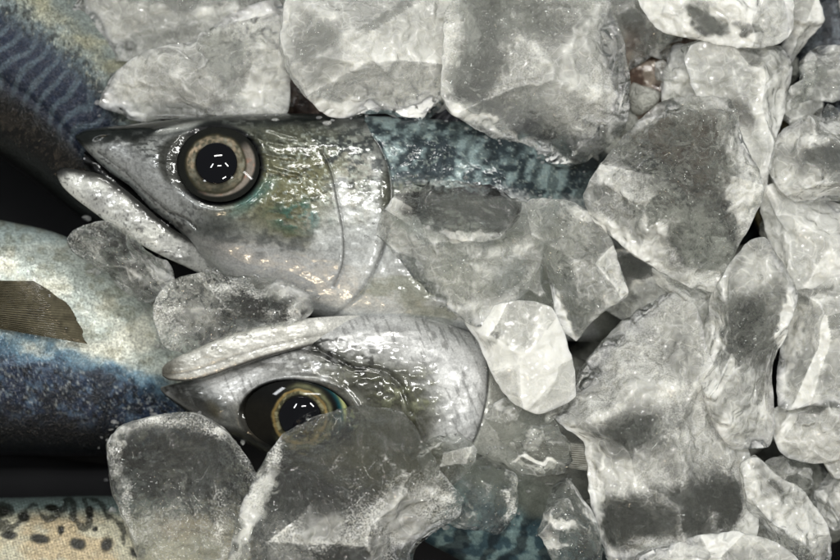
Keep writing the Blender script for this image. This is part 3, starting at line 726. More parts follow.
def dark_paint(base, light, seed, stripes=0):
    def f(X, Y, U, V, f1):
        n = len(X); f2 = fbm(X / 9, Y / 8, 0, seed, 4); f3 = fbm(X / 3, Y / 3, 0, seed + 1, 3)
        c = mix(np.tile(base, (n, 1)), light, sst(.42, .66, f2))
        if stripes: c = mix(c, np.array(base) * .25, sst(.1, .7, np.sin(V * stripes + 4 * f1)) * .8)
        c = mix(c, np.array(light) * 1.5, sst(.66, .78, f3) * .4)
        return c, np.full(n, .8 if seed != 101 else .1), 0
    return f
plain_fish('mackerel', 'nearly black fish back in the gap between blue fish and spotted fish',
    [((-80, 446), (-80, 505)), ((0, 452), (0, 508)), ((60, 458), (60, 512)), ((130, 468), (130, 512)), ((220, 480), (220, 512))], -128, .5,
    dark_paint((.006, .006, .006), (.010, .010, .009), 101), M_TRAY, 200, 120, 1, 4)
plain_fish('mackerel', 'reddish brown fish flank between two ice chunks, above the upper fish head',
    [((250, 40), (235, 70)), ((275, 52), (262, 110)), ((300, 70), (290, 130)), ((330, 95), (322, 150)), ((370, 130), (368, 165))], -70, .5,
    dark_paint((.09, .055, .045), (.24, .19, .16), 111), M_SKIN, 200, 120, 4, 5)
plain_fish('mackerel', 'pinkish brown fish flank showing through a gap high in the ice',
    [((600, 20), (560, 60)), ((640, 22), (585, 90)), ((690, 30), (640, 140)), ((730, 60), (690, 180)), ((760, 120), (740, 190))], -62, .45,
    dark_paint((.17, .115, .085), (.36, .31, .26), 121), M_SKIN, 240, 160, 5, 6)
plain_fish('mackerel', 'olive striped fish back in the narrow gap near the right edge',
    [((770, 90), (735, 100)), ((790, 105), (738, 150)), ((800, 130), (745, 190)), ((805, 190), (755, 225)), ((800, 250), (775, 260))], -70, .5,
    dark_paint((.12, .095, .04), (.30, .26, .15), 131, 26), M_SKIN, 200, 160, 4, 7)
plain_fish('mackerel', 'dark mottled grey blue fish flank in the upper right corner',
    [((800, -70), (700, -60)), ((860, -30), (760, 10)), ((890, 20), (790, 50)), ((920, 90), (800, 110)), ((960, 190), (850, 210))], -70, .5,
    dark_paint((.035, .045, .06), (.20, .22, .24), 141), M_BACK, 260, 200, 5, 8)

# ------------------------------------------------------------------ ice
import bmesh
def _ico(sub):
    bm = bmesh.new(); bmesh.ops.create_icosphere(bm, subdivisions=sub, radius=1.0)
    v = np.array([x.co[:] for x in bm.verts]); f = np.array([[q.index for q in x.verts] for x in bm.faces]); bm.free()
    return v / np.linalg.norm(v, axis=1)[:, None], f
ICO = {5: _ico(6), 6: _ico(7)}

def chunk_geo(outline, zc, hu, hd, frost, patches, seed, big=True, box=0.66, facets=13, rim=0.15, rough=1.0, grow=1.09, facet_frost=.15):
    rs = np.random.RandomState(seed)
    d, f = ICO[6 if big else 5]
    P = np.array(outline, float)
    P = P.mean(0) + (P - P.mean(0)) * grow
    Q = np.vstack([P, P[:1]]); lin = np.concatenate([Q[i] + (Q[i+1] - Q[i]) * np.linspace(0, 1, 10, endpoint=False)[:, None] for i in range(len(P))])
    pl = .55 * lin + .45 * spline(P, 10, True)
    # light corner rounding
    for _ in range(1): pl = .25 * np.roll(pl, 1, 0) + .5 * pl + .25 * np.roll(pl, -1, 0)
    x, y = pl[:, 0], pl[:, 1]; x2, y2 = np.roll(x, -1), np.roll(y, -1); cr = x * y2 - x2 * y
    A = cr.sum() / 2; cx = ((x + x2) * cr).sum() / 6 / A; cy = ((y + y2) * cr).sum() / 6 / A
    # radius by direction
    th = np.linspace(-np.pi, np.pi, 721)
    ux, uy = np.cos(th), np.sin(th); R = np.zeros(len(th))
    for (ax, ay), (bx, by) in zip(pl - (cx, cy), np.roll(pl, -1, 0) - (cx, cy)):
        den = ux * (by - ay) - uy * (bx - ax)
        with np.errstate(divide='ignore', invalid='ignore'):
            r = (ax * (by - ay) - ay * (bx - ax)) / den
            t = (ax * uy - ay * ux) / den
        ok = (r > 0) & (t >= -1e-6) & (t <= 1 + 1e-6) & np.isfinite(r)
        R = np.where(ok & (r > R), r, R)
    R[R <= 0] = R[R > 0].mean()
    size = math.sqrt(abs(A) / np.pi)
    sp = np.hypot(d[:, 0], d[:, 1]); cp = d[:, 2]
    w = np.stack([np.sign(d[:, i]) * np.abs(d[:, i]) ** box for i in range(3)], -1)
    spx = np.minimum(sp ** box, 1) ; cpx = np.sign(cp) * np.abs(cp) ** box
    ang = np.arctan2(d[:, 1], d[:, 0])
    q = np.stack([spx * np.cos(ang), spx * np.sin(ang), cpx], -1)
    # chip faces off: planes cutting top and bottom, tilted; silhouette kept
    crease = np.zeros(len(q)); lev = np.zeros(len(q)); zlev = rs.normal(size=40) * facet_frost
    for k in range(facets):
        zdir = 1 if k % 5 < 3 else -1
        az = rs.uniform(0, 2 * np.pi); el = rs.uniform(.5, 1.5)
        nrm = np.array([math.cos(az) * math.cos(el), math.sin(az) * math.cos(el), zdir * math.sin(el)])
        off = rs.uniform(.40, .74)
        ex = q @ nrm - off
        cut = np.where(ex > 0, ex, 0)
        crease = np.where(ex > 0.05, crease * .25, crease)
        lev = np.where(ex > 0, zlev[k], lev)
        crease = np.maximum(crease, np.exp(-(ex / .035) ** 2))
        cut = cut - .006 * (1 - np.exp(-cut / .006))      # soft shoulder
        q = q - cut[:, None] * nrm * np.array([.45, .45, 1.0]) / max(abs(nrm[2]), .4) * .97
    # keep rim at the outline
    rr = np.interp(ang, th, R)
    rim_r = np.hypot(q[:, 0], q[:, 1])
    X = cx + rr * q[:, 0]; Y = cy + rr * q[:, 1]
    Z = zc + np.where(q[:, 2] > 0, hu, hd) * q[:, 2]
    o = seed * 7.7
    n1 = fbm(X / (size * .55) + o, Y / (size * .55), Z / (size * .55), seed, 3)
    # ridged noise gives creases between melted faces
    rn = 1 - np.abs(2 * fbm(X / (size * .45) + o, Y / (size * .45), Z / 30 + o, seed + 5, 3) - 1)
    n2 = fbm(X / 12 + o, Y / 12, Z / 12, seed + 9, 2); n3 = vnoise(X / 6 + o, Y / 6, Z / 6, seed + 12)
    inner = sst(1.0, .7, rim_r)
    Z = Z + np.sign(cp) * inner * (size * .16 * (n1 - .5) + size * .10 * (rn - .85)) * rough
    wr = 1 - np.abs(2 * vnoise(X / 13 + o, Y / 13, Z / 13, seed + 14) - 1)
    dsp = (n2 - .5) * 3.6 * rough + (n3 - .5) * 0.45 + (wr - .8) * 1.6 * rough
    X = X + dsp * d[:, 0]; Y = Y + dsp * d[:, 1]; Z = Z + dsp * d[:, 2]
    # frost: rim of the chunk and painted patches
    fr = np.full(len(X), frost + (.07 if frost > .15 else 0)) + 0.30 * (fbm(X / 34 + o, Y / 34, Z / 34, seed + 20, 3) - .5) + lev
    fr += .25 * crease * sst(.35, .65, n2) * (rim > 0)
    fr += rim * sst(.78, 1.0, rim_r) * (.3 + 1.2 * sst(.3, .7, n1)) + .12 * sst(.93, 1.0, rn) * (rim > 0)
    w1 = fbm(X / 24 + o, Y / 24, Z / 24, seed + 31, 4); w2 = fbm(X / 24, Y / 24 + o, Z / 24, seed + 37, 4)
    for (px, py, rx, ry, an, am) in patches:
        fr += (am * (1.0 if seed in (21, 41, 15, 64, 63, 17) else .75) if am < 0 else am * .85) * blob(X + 22 * (w1 - .5) + 10 * (n3 - .5), Y + 22 * (w2 - .5) + 10 * (n2 - .5), px, py, rx, ry, an, .4 if min(rx, ry) < 15 else .7)
    return X, Y, Z, f, fr, (cx, cy, zc)

KIND = {13: 'milky', 17: 'milky', 23: 'milky', 35: 'milky', 41: 'clear', 12: 'mid', 11: 'milky', 21: 'clear', 31: 'clear', 32: 'clear', 33: 'clear', 34: 'clear', 51: 'clear', 52: 'clear',
        53: 'clear', 54: 'clear', 55: 'clear', 61: 'clear', 62: 'clear', 63: 'clear', 64: 'clear', 42: 'clear', 45: 'clear', 47: 'clear'}
def ice(label, outline, zc, hu, hd, frost=.35, patches=(), seed=1, ripple=1.0, **kw):
    X, Y, Z, f, fr, c = chunk_geo(outline, zc, hu, hd, frost, patches, seed, **kw)
    o = mesh_object('ice_chunk', place(X, Y, Z), tris=f[:, ::-1], mat=M_ICE[KIND.get(seed, 'mid')], origin=place(*[np.array(v) for v in c]),
                    attrs={'frost': fr, 'ripple': np.full(len(X), ripple), 'grit': (sst(.35, .6, fbm(X / 40, Y / 40, Z / 40, seed + 50, 3)) * (1.0 if seed in (61, 62, 63, 64, 54) else .4 if seed in (21, 41, 15) else .15))})
    return tag(o, label, 'ice', 'ice chunks piled over the fish')

W_ = 0.0
# --- upper left
ice('hazy blurred ice chunk at the top edge, left of centre', [(60, 20), (110, -30), (200, -40), (290, -20), (300, 40), (260, 75), (200, 70), (140, 62), (90, 62)], -62, 40, 45, .3, [(80, 30, 40, 20, 0, .2)], 11, big=False)
ice('frosted grey chunk with a dark smudge, resting on the upper fish snout', [(100, 101), (112, 78), (140, 58), (190, 40), (235, 12), (280, 0), (284, 50), (279, 112), (230, 113), (175, 116), (142, 120), (120, 110)], -12, 46, 40, .42, [(228, 62, 28, 24, 40, -.55), (140, 75, 25, 20, 0, .05), (262, 95, 22, 25, 0, .3), (125, 110, 28, 6, 20, .4)], 12)
ice('large cloudy chunk with white ragged lower edge, above the upper fish head', [(286, 40), (300, -20), (360, -40), (440, -25), (454, 20), (452, 70), (440, 108), (427, 128), (412, 131), (392, 120), (360, 116), (332, 112), (308, 92), (292, 66)], 18, 62, 40, .42,
    [(310, 50, 26, 36, 0, -.45), (345, 108, 60, 9, 6, .7), (415, 118, 22, 14, -20, .7), (400, 15, 50, 30, 0, -.15), (380, 70, 60, 30, 0, .15)], 13)
ice('narrow pale chunk wedged between the two biggest chunks at the top', [(440, 20), (460, 0), (478, 40), (470, 90), (450, 122), (428, 124), (432, 80)], -14, 30, 30, .5, [(455, 60, 14, 30, 0, -.3)], 14, big=False)
ice('largest ice chunk top centre, dark streaks left and white lower edge', [(450, 66), (452, 20), (480, -20), (560, -20), (606, 10), (630, 50), (640, 100), (625, 145), (606, 168), (588, 179), (566, 178), (540, 160), (512, 146), (480, 125), (458, 112), (449, 95)], 22, 70, 45, .38,
    [(480, 50, 20, 42, 20, -.7), (545, 140, 28, 16, 20, -.6), (520, 15, 50, 22, 0, -.3), (560, 160, 60, 8, 28, .8), (475, 115, 30, 7, 28, .8), (590, 90, 40, 40, 0, .2), (470, 100, 24, 18, 0, -.2)], 15)
# --- upper right
ice('hazy chunk at the top edge, right of the largest chunk', [(560, -10), (600, -30), (660, -10), (672, 40), (650, 62), (625, 75), (600, 60), (575, 30)], -30, 40, 35, .45, [(600, 30, 30, 30, 0, -.25)], 16, big=False)
ice('flat white opaque chunk with small dark pits, top right', [(640, -10), (700, -30), (780, -20), (791, 8), (790, 28), (776, 41), (750, 46), (730, 44), (700, 38), (665, 30)], 22, 40, 34, .8, [(705, 22, 22, 10, 30, -.8), (748, 28, 14, 5, 10, -.6), (690, 8, 20, 8, 0, -.3)], 17)
ice('small frosted chunk in the top right gap', [(785, 0), (812, -10), (822, 20), (806, 42), (790, 60), (776, 50), (784, 30)], -25, 26, 30, .5, [], 18, big=False)
ice('smooth grey block standing behind the dark centred chunk, upper right', [(688, 60), (702, 44), (745, 48), (782, 48), (789, 70), (782, 110), (770, 150), (757, 200), (740, 200), (720, 130), (700, 100)], 0, 46, 45, .55, [(745, 70, 30, 14, 0, -.15), (740, 115, 22, 16, 60, -.4), (770, 90, 12, 50, 0, .3), (735, 150, 18, 30, 0, .3)], 19)
ice('small white block between brown fish flank and grey block', [(672, 45), (692, 50), (702, 90), (690, 105), (668, 112), (660, 85)], -20, 28, 28, .75, [], 20, big=False)
ice('big peaked chunk with black centre, right of the upper fish back', [(590, 195), (600, 175), (618, 150), (640, 122), (668, 96), (700, 92), (730, 100), (742, 140), (757, 190), (745, 220), (730, 250), (716, 284), (690, 280), (655, 262), (622, 238), (598, 216)], 56, 66, 44, .22,
    [(690, 165, 34, 56, -20, -.45), (708, 240, 36, 26, 20, -.8), (640, 200, 30, 34, 0, -.1), (615, 205, 16, 26, 0, .3), (625, 245, 40, 9, 35, .7), (740, 180, 12, 60, 0, .55), (660, 112, 30, 8, -30, .35), (650, 235, 30, 14, 30, .3)], 21, ripple=1.5)
ice('rounded swirly clear chunk at the right edge', [(770, 160), (780, 135), (805, 118), (845, 112), (880, 140), (870, 190), (840, 208), (810, 205), (782, 190)], 10, 55, 40, .38, [(820, 135, 35, 10, -10, .3), (800, 185, 30, 10, 20, .3), (822, 150, 25, 16, -30, -.35)], 22, ripple=1.8)
ice('smooth milky chunk under the swirly one, right edge', [(762, 195), (780, 186), (810, 198), (850, 205), (880, 240), (860, 280), (815, 284), (790, 286), (778, 260), (768, 230)], 6, 48, 42, .62, [(810, 225, 40, 20, 0, .1), (830, 262, 24, 10, -10, .2)], 23, ripple=.6)
ice('tiny pale chunk in the gap under the upper right dark fish', [(778, 100), (800, 92), (822, 102), (816, 122), (794, 128), (780, 118)], -30, 22, 20, .4, [], 24, big=False)
ice('cracked pale chunk below the dark corner fish flank', [(790, 60), (815, 48), (860, 50), (870, 90), (830, 100), (800, 92)], -24, 30, 26, .38, [], 25, big=False)
# --- centre
ice('large clear rounded chunk covering the belly of the upper fish', [(384, 262), (380, 240), (388, 214), (404, 196), (430, 182), (470, 186), (505, 196), (530, 214), (536, 250), (525, 285), (498, 308), (478, 322), (440, 327), (412, 318), (394, 296)], 62, 34, 26, .24,
    [(400, 240, 14, 50, 10, .25), (465, 260, 50, 34, 0, .28), (470, 310, 60, 12, -5, .35), (458, 211, 54, 26, 4, -1.0)], 31, ripple=1.25)
ice('black glassy slab with a white rim on the clear rounded chunk', [(406, 214), (412, 196), (430, 182), (462, 184), (492, 188), (514, 204), (512, 222), (500, 236), (470, 240), (436, 234), (415, 226)], 92, 16, 10, -.6, [(455, 238, 46, 7, 5, 1.2), (410, 205, 7, 22, 35, 1.0), (505, 222, 16, 16, 0, .8), (470, 184, 50, 4, 4, .8)], 32, ripple=.7, rim=.25)
ice('ridged glassy wedge between clear rounded chunk and peaked chunk', [(530, 210), (545, 203), (575, 208), (600, 222), (612, 250), (624, 292), (604, 306), (588, 320), (576, 336), (562, 325), (552, 296), (540, 262)], 56, 36, 30, .30, [(560, 320, 9, 50, -20, .8), (595, 215, 22, 6, 20, .4), (550, 235, 12, 30, 0, -.2), (580, 300, 10, 24, 0, -.2)], 33, ripple=1.8)
ice('blue tinted clear sliver between rounded chunk and ridged wedge', [(500, 305), (516, 275), (528, 240), (540, 250), (550, 290), (562, 322), (540, 318), (520, 306)], 44, 20, 20, .2, [(505, 300, 10, 16, 0, .5)], 34, big=False, ripple=1.4)
ice('smooth milky rhombic chunk at the middle of the pile', [(468, 324), (486, 312), (520, 304), (548, 310), (560, 330), (570, 362), (572, 392), (560, 402), (536, 410), (512, 398), (494, 372), (482, 345)], 62, 34, 30, .72, [(490, 342, 10, 5, 10, -.5), (520, 350, 40, 30, 0, .05)], 35, ripple=.35, rim=.1, rough=.5)
ice('small white piece tucked below the milky rhombic chunk', [(505, 392), (530, 400), (558, 398), (575, 390), (572, 412), (548, 422), (524, 418), (508, 406)], 32, 22, 22, .6, [], 36, big=False)
ice('small pale chunk below the peaked chunk, above the tall block', [(655, 268), (690, 276), (714, 290), (714, 320), (696, 342), (684, 330), (678, 300), (660, 286)], 18, 32, 30, .4, [(680, 285, 14, 12, 0, -.2)], 37, big=False, ripple=1.3)
ice('wide pale chunk behind the wedge and the tall block', [(600, 250), (640, 255), (680, 280), (700, 310), (690, 340), (640, 330), (600, 300)], -22, 35, 30, .35, [(630, 268, 20, 12, 0, -.3)], 38, big=False)
# --- right
ice('tall foggy chunk, white above and black bubbly below, right of centre', [(560, 412), (562, 385), (572, 345), (590, 318), (612, 300), (650, 293), (682, 296), (692, 325), (700, 352), (722, 400), (742, 450), (750, 500), (745, 536), (700, 552), (650, 556), (605, 556), (596, 520), (592, 478), (588, 440), (572, 428)], 46, 66, 55, .55,
    [(632, 432, 48, 18, -18, -.45), (670, 350, 20, 36, -20, -.1), (672, 512, 74, 26, -12, -.62), (618, 520, 26, 26, 0, -.4), (700, 470, 30, 20, 20, -.2), (640, 350, 60, 50, 0, .12), (665, 470, 50, 14, -20, .05), (598, 500, 4, 50, 3, .5), (730, 505, 14, 20, 0, -.4)], 41, ripple=1.0, rim=.3)
ice('bright upright chunk with brown window and white edges, right side', [(764, 246), (748, 250), (730, 272), (716, 296), (708, 330), (702, 372), (712, 410), (724, 438), (742, 457), (764, 454), (774, 430), (778, 380), (786, 330), (796, 296), (782, 270)], 44, 52, 46, .38,
    [(745, 330, 26, 34, -15, -.45), (712, 360, 9, 60, 8, .6), (787, 330, 8, 50, 15, .9), (755, 275, 24, 14, -40, .3), (728, 430, 10, 26, 20, .5)], 42, ripple=1.5)
ice('flat grey slab with a dark upper rim at the right edge', [(792, 306), (800, 292), (830, 284), (870, 280), (880, 340), (870, 400), (820, 402), (780, 404), (780, 360), (786, 330)], 24, 40, 40, .52, [(815, 292, 36, 7, -8, -.5), (790, 345, 8, 40, 10, .4)], 43, ripple=.9)
ice('white lipped chunk under the grey slab, right edge', [(776, 410), (800, 400), (840, 392), (880, 400), (870, 440), (840, 456), (815, 461), (790, 456), (778, 440)], 20, 36, 34, .6, [(830, 402, 40, 7, -8, -.6), (800, 440, 40, 14, 0, .2)], 44)
ice('clear elongated chunk slanting in the bottom right corner', [(742, 470), (758, 460), (780, 480), (800, 492), (822, 520), (834, 560), (820, 590), (790, 580), (765, 545), (750, 510)], 30, 42, 40, .34, [(800, 525, 30, 30, 40, .45), (765, 500, 12, 40, -30, .3), (770, 490, 10, 10, 0, -.3)], 45, ripple=1.6)
ice('small glittering chunk at the far bottom right edge', [(812, 500), (830, 470), (870, 470), (870, 520), (840, 530), (820, 524)], 4, 30, 30, .35, [(840, 500, 18, 14, 0, .3)], 46, big=False, ripple=1.8)
ice('small clear chunk above the slanting corner chunk', [(766, 464), (785, 456), (808, 466), (812, 486), (790, 492), (772, 482)], 0, 24, 24, .22, [], 47, big=False, ripple=1.8)
ice('thin ice sheet pieces along the bottom edge, right of centre', [(640, 552), (680, 542), (730, 534), (775, 545), (800, 575), (760, 610), (690, 610), (640, 590)], 74, 26, 26, .5, [(700, 550, 60, 8, -8, .3)], 48, ripple=1.4)
ice('tiny glassy piece at the right edge above the bottom corner', [(822, 452), (845, 444), (870, 452), (862, 476), (836, 478)], 2, 20, 20, .4, [], 49, big=False)
# --- bottom centre
ice('brownish clear chunk below the gill of the belly-up fish', [(484, 432), (488, 412), (502, 400), (522, 404), (548, 416), (556, 432), (530, 446), (512, 456), (496, 455)], 44, 24, 24, .12, [(500, 448, 14, 7, 0, .4), (500, 404, 20, 4, 20, .4)], 51, big=False, ripple=.8)
ice('glassy round lump with white bubbles inside, centre bottom', [(508, 458), (514, 440), (530, 428), (552, 428), (570, 442), (574, 460), (566, 472), (540, 474), (520, 470)], 64, 26, 20, -.02, [(532, 438, 12, 10, -30, .7), (536, 464, 22, 3, 3, 1.1)], 52, big=False, ripple=.7, rim=.1)
ice('little grey chunk hugging the gill of the belly-up fish', [(420, 462), (424, 446), (440, 436), (462, 438), (475, 450), (470, 468), (456, 484), (440, 488), (428, 478)], 78, 22, 20, .05, [(432, 446, 14, 3, -30, .7), (455, 460, 12, 10, 0, .05)], 53, big=False)
ice('dark transparent chunk with toothed white right edge, centre bottom', [(448, 490), (462, 470), (480, 450), (500, 456), (514, 470), (516, 492), (512, 520), (500, 541), (480, 532), (455, 526), (444, 510)], 64, 26, 26, .02, [(510, 490, 6, 36, 0, .6), (485, 522, 28, 14, 0, .3)], 54, big=False, ripple=1.0)
ice('see-through chunk with curved white streak, right of the dark transparent chunk', [(528, 502), (534, 482), (550, 475), (566, 478), (582, 498), (596, 528), (600, 570), (560, 574), (545, 540), (530, 522)], 62, 30, 26, .08, [(555, 520, 22, 5, 25, .7), (535, 510, 6, 20, -20, .5), (590, 520, 5, 40, -20, .4), (552, 550, 14, 14, 0, .4)], 55, big=False, ripple=1.0)
# --- left
ice('small dark brick shaped chunk under the lower jaw of the upper fish', [(70, 254), (72, 240), (86, 228), (108, 224), (140, 238), (165, 250), (184, 262), (186, 272), (172, 292), (150, 306), (128, 296), (96, 274)], 30, 24, 28, .12, [(84, 252, 16, 18, 0, .28), (120, 260, 44, 26, 30, .12), (170, 262, 14, 18, 30, .3), (140, 250, 40, 8, 28, -.2)], 61, ripple=1.3, rim=.2)
ice('rounded pale chunk wedged under the upper fish and above the belly-up jaw', [(158, 318), (160, 298), (176, 282), (205, 275), (245, 276), (280, 280), (300, 290), (308, 308), (296, 320), (250, 328), (215, 338), (188, 350), (168, 344)], 48, 22, 30, .12, [(190, 312, 38, 28, -20, .3), (255, 288, 50, 7, 5, .4), (288, 300, 14, 14, 0, .2), (250, 310, 34, 14, 0, -.25)], 62, ripple=1.1, rim=.2)
ice('grey speckled chunk with rounded top, bottom left', [(114, 470), (112, 448), (122, 432), (150, 422), (190, 418), (218, 432), (238, 455), (256, 482), (246, 520), (236, 570), (160, 600), (146, 565), (128, 520), (116, 490)], 40, 50, 55, .06, [(140, 440, 30, 18, -20, .1), (190, 535, 60, 46, 0, .34), (120, 470, 8, 40, -5, .4), (185, 425, 50, 6, 5, .3), (190, 465, 60, 30, 0, -.2)], 63, ripple=1.2, rim=.3)
ice('big pyramid chunk with milky left edge, covering the lower fish back', [(236, 570), (246, 520), (262, 482), (282, 446), (318, 424), (360, 414), (400, 420), (418, 446), (440, 484), (456, 500), (450, 520), (420, 545), (400, 600), (330, 620), (270, 610)], 92, 48, 50, .0,
    [(262, 490, 12, 60, 22, .9), (330, 430, 50, 10, -8, .1), (405, 520, 36, 44, 40, .6), (340, 468, 66, 40, 0, -.3), (300, 548, 60, 26, 0, .35), (444, 500, 8, 8, 0, .4)], 64, ripple=1.1, rim=.25)

# --- bed of small broken ice far down, under the right part and the top
def bed():
    rs = np.random.RandomState(5)
    Xs, Fs, Fr = [], [], []; off = 0
    v0, f0 = _ico(4)
    for k in range(620):
        x = rs.uniform(-40, 1000); y = rs.uniform(-120, 700); deep = 0 if x > 590 else 1
        keep = (x > 470) or (y < 60 and x > 120)
        if not keep: continue
        r = rs.uniform(16, 34); z = rs.uniform(-200, -105) if deep else rs.uniform(-140, -45)
        s = r * rs.uniform(.7, 1.25, 3)
        q = v0.copy()
        for _ in range(9):
            nrm = rs.normal(size=3); nrm /= np.linalg.norm(nrm); ex = np.clip(q @ nrm - rs.uniform(.55, .8), 0, None); q = q - ex[:, None] * nrm
        q = q * s + 3 * (fbm(q[:, 0] * 3 + k, q[:, 1] * 3, q[:, 2] * 3, k, 3) - .5)[:, None] * v0
        Xs.append(place(x + q[:, 0], y + q[:, 1], z + q[:, 2])); Fs.append(f0[:, ::-1] + off); off += len(v0)
        Fr.append(np.full(len(v0), rs.uniform(.25, .85)))
    o = mesh_object('crushed_ice', np.concatenate(Xs), tris=np.concatenate(Fs), mat=M_BED, attrs={'frost': np.concatenate(Fr)})
    tag(o, 'bed of small crushed ice glimpsed deep between the big chunks', 'crushed ice'); o['kind'] = 'stuff'
bed()

def slush():
    rs = np.random.RandomState(9)
    Xs, Fs, Fr = [], [], []; off = 0
    v0, f0 = _ico(5)
    for k in range(230):
        if k % 4 == 0: x, y, z = rs.uniform(130, 600), rs.uniform(-60, 45), rs.uniform(-75, -40)
        else: x, y, z = rs.uniform(560, 900), rs.uniform(-60, 620), rs.uniform(-60, 5)
        if x < 640 and y > 110: z -= 30
        r = rs.uniform(9, 24)
        q = v0.copy()
        for _ in range(11):
            nrm = rs.normal(size=3); nrm /= np.linalg.norm(nrm); ex = np.clip(q @ nrm - rs.uniform(.3, .7), 0, None); q = q - ex[:, None] * nrm
        q = q * r * np.array([rs.uniform(.7, 1.7), rs.uniform(.6, 1.1), rs.uniform(.5, .9)])
        a = rs.uniform(0, 2 * np.pi); q = np.stack([q[:, 0] * math.cos(a) - q[:, 1] * math.sin(a), q[:, 0] * math.sin(a) + q[:, 1] * math.cos(a), q[:, 2]], -1)
        nn = fbm((x + q[:, 0]) / 7, (y + q[:, 1]) / 7, q[:, 2] / 7, k, 2)
        q = q + 2.0 * (nn - .5)[:, None] * v0
        Xs.append(place(x + q[:, 0], y + q[:, 1], z + q[:, 2])); Fs.append(f0[:, ::-1] + off); off += len(v0)
        Fr.append(rs.uniform(.1, .55) + .8 * (nn - .5))
    o = mesh_object('ice_slush', np.concatenate(Xs), tris=np.concatenate(Fs), mat=M_ICE['slush'], attrs={'frost': np.concatenate(Fr), 'ripple': np.ones(off)})
    tag(o, 'small clear ice splinters and slush filling gaps between the chunks', 'slush'); o['kind'] = 'stuff'
slush()

def crumbs():
    """tiny splinters lying on the skin along the rims of the chunks"""
    from mathutils import Vector
    bpy.context.view_layer.update()
    dg = bpy.context.evaluated_depsgraph_get()
    rs = np.random.RandomState(21)
    def hit(x, y):
        p = Vector(((x - CX) * S, (CY - y) * S, 0.0)); o_ = Vector((0, 0, D * S))
        ok, loc, nor, _, ob, _ = sc.ray_cast(dg, o_, (p - o_).normalized())
        return (ob.name, loc, nor) if ok else ('', None, None)
    Xs, Fs, off, n = [], [], 0, 0
    v0, f0 = _ico(3)
    for _ in range(6000):
        if n >= 150: break
        x, y = rs.uniform(0, 600), rs.uniform(60, 540)
        nm, loc, nor = hit(x, y)
        if not nm.startswith('body'): continue
        a = rs.uniform(0, 2 * np.pi); rr = rs.uniform(3, 13)
        if not hit(x + rr * math.cos(a), y + rr * math.sin(a))[0].startswith('ice_chunk'): continue
        if math.hypot(x - 218, y - 165) < 50 or math.hypot(x - 298, y - 417) < 55: continue
        r = rs.uniform(.8, 2.6) * (1.5 if rs.rand() < .15 else 1) * S
        q = v0.copy()
        for _k in range(6):
            nn = rs.normal(size=3); nn /= np.linalg.norm(nn); q = q - np.clip(q @ nn - rs.uniform(.4, .8), 0, None)[:, None] * nn
        q = q * r * np.array([rs.uniform(.8, 1.8), rs.uniform(.7, 1.1), .7])
        Xs.append(q + np.array(loc) + np.array(nor) * r * .35); Fs.append(f0 + off); off += len(v0); n += 1
    if not Xs: return
    o = mesh_object('ice_crumbs', np.concatenate(Xs), tris=np.concatenate(Fs), mat=M_ICE['slush'], attrs={'frost': np.full(off, .45), 'ripple': np.ones(off)})
    tag(o, 'tiny ice crumbs scattered on the fish skin beside the chunks', 'ice crumbs'); o['kind'] = 'stuff'
crumbs()

# ------------------------------------------------------------------ tray
def tray():
    nx = 60
    g = np.linspace(-1, 1, nx)
    gx, gy = np.meshgrid(g, g, indexing='ij')
    X = CX + gx * 900; Y = CY + gy * 700
    e = np.maximum(np.abs(gx), np.abs(gy))
    Z = -330 + 260 * sst(0.86, 1.0, e)
    i = np.arange(nx - 1)[:, None] * nx; j = np.arange(nx - 1)[None, :]
    q = np.stack([i + j, i + j + 1, i + nx + j + 1, i + nx + j], -1).reshape(-1, 4)[:, ::-1]
    n = nx * nx
    Xa = np.concatenate([X.ravel()] * 2); Ya = np.concatenate([Y.ravel()] * 2); Za = np.concatenate([Z.ravel(), Z.ravel() - 12])
    o = mesh_object('tray', np.stack([(Xa - CX) * S, (CY - Ya) * S, Za * S], -1), quads=np.concatenate([q, q[:, ::-1] + n]), mat=M_TRAY)
    tag(o, 'black tray in deep shadow under the fish and ice', 'tray')
    o['kind'] = 'structure'
tray()

# ------------------------------------------------------------------ light
w = bpy.data.worlds.new('World'); sc.world = w; w.use_nodes = True
bg = w.node_tree.nodes['Background']
bg.inputs[0].default_value = (0.85, 0.90, 0.88, 1); bg.inputs[1].default_value = 0.24

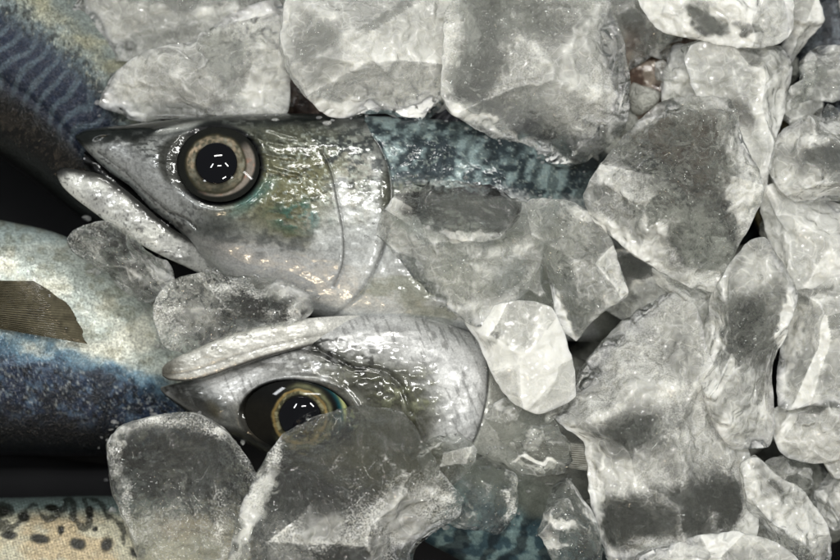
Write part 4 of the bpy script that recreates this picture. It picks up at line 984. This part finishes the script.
def lamp(name, pos, size, size_y, power, colr=(1, 1, 1), target=(0, 0, 0)):
    ld = bpy.data.lights.new(name, 'AREA'); ld.shape = 'RECTANGLE'
    ld.size = size; ld.size_y = size_y; ld.energy = power; ld.color = colr
    o = bpy.data.objects.new(name, ld); COL.objects.link(o)
    o.location = pos
    from mathutils import Vector
    o.rotation_euler = (Vector(target) - Vector(pos)).to_track_quat('-Z', 'Y').to_euler()
    return o
lamp('tube_lamp', (-0.15, 1.10, 1.15), 0.55, 0.07, 7.8, (1.0, 0.985, 0.95))
lamp('tube_lamp', (0.55, 0.50, 1.45), 0.36, 0.06, 5.4, (1.0, 1.0, 0.97))
lamp('tube_lamp', (-0.65, 0.40, 1.45), 0.36, 0.06, 5.0, (0.95, 0.98, 1.0))
lamp('tube_lamp', (0.35, -0.60, 1.45), 0.32, 0.06, 4.6, (1.0, 1.0, 0.97))
lamp('tube_lamp', (-0.05, 0.42, 1.6), 0.32, 0.06, 4.6, (1.0, 1.0, 0.97))
lamp('warm_lamp', (-0.36, -1.05, 1.02), 0.26, 0.045, 2.6, (1.0, 0.80, 0.55))

# ------------------------------------------------------------------ camera
cam = bpy.data.cameras.new('camera'); co = bpy.data.objects.new('camera', cam); COL.objects.link(co)
co.location = (0, 0, D * S)
cam.sensor_width = 36
cam.lens = 36 * D / 840.0
cam.clip_start = 0.05; cam.clip_end = 20
cam.dof.use_dof = True; cam.dof.focus_distance = (D - 55) * S; cam.dof.aperture_fstop = 7.0
sc.camera = co
sc.view_settings.view_transform = 'Standard'; sc.view_settings.look = 'None'
sc.view_settings.exposure = 0.16; sc.view_settings.gamma = 1.0
sc.render.engine = 'CYCLES'
cy = sc.cycles
cy.max_bounces = 10; cy.transmission_bounces = 8; cy.diffuse_bounces = 2; cy.glossy_bounces = 3; cy.transparent_max_bounces = 16; cy.volume_bounces = 4
cy.use_adaptive_sampling = True; cy.adaptive_threshold = 0.04; cy.adaptive_min_samples = 16
cy.caustics_refractive = True; cy.caustics_reflective = True
cy.sample_clamp_indirect = 5.0; cy.blur_glossy = 0.6
cy.use_denoising = True
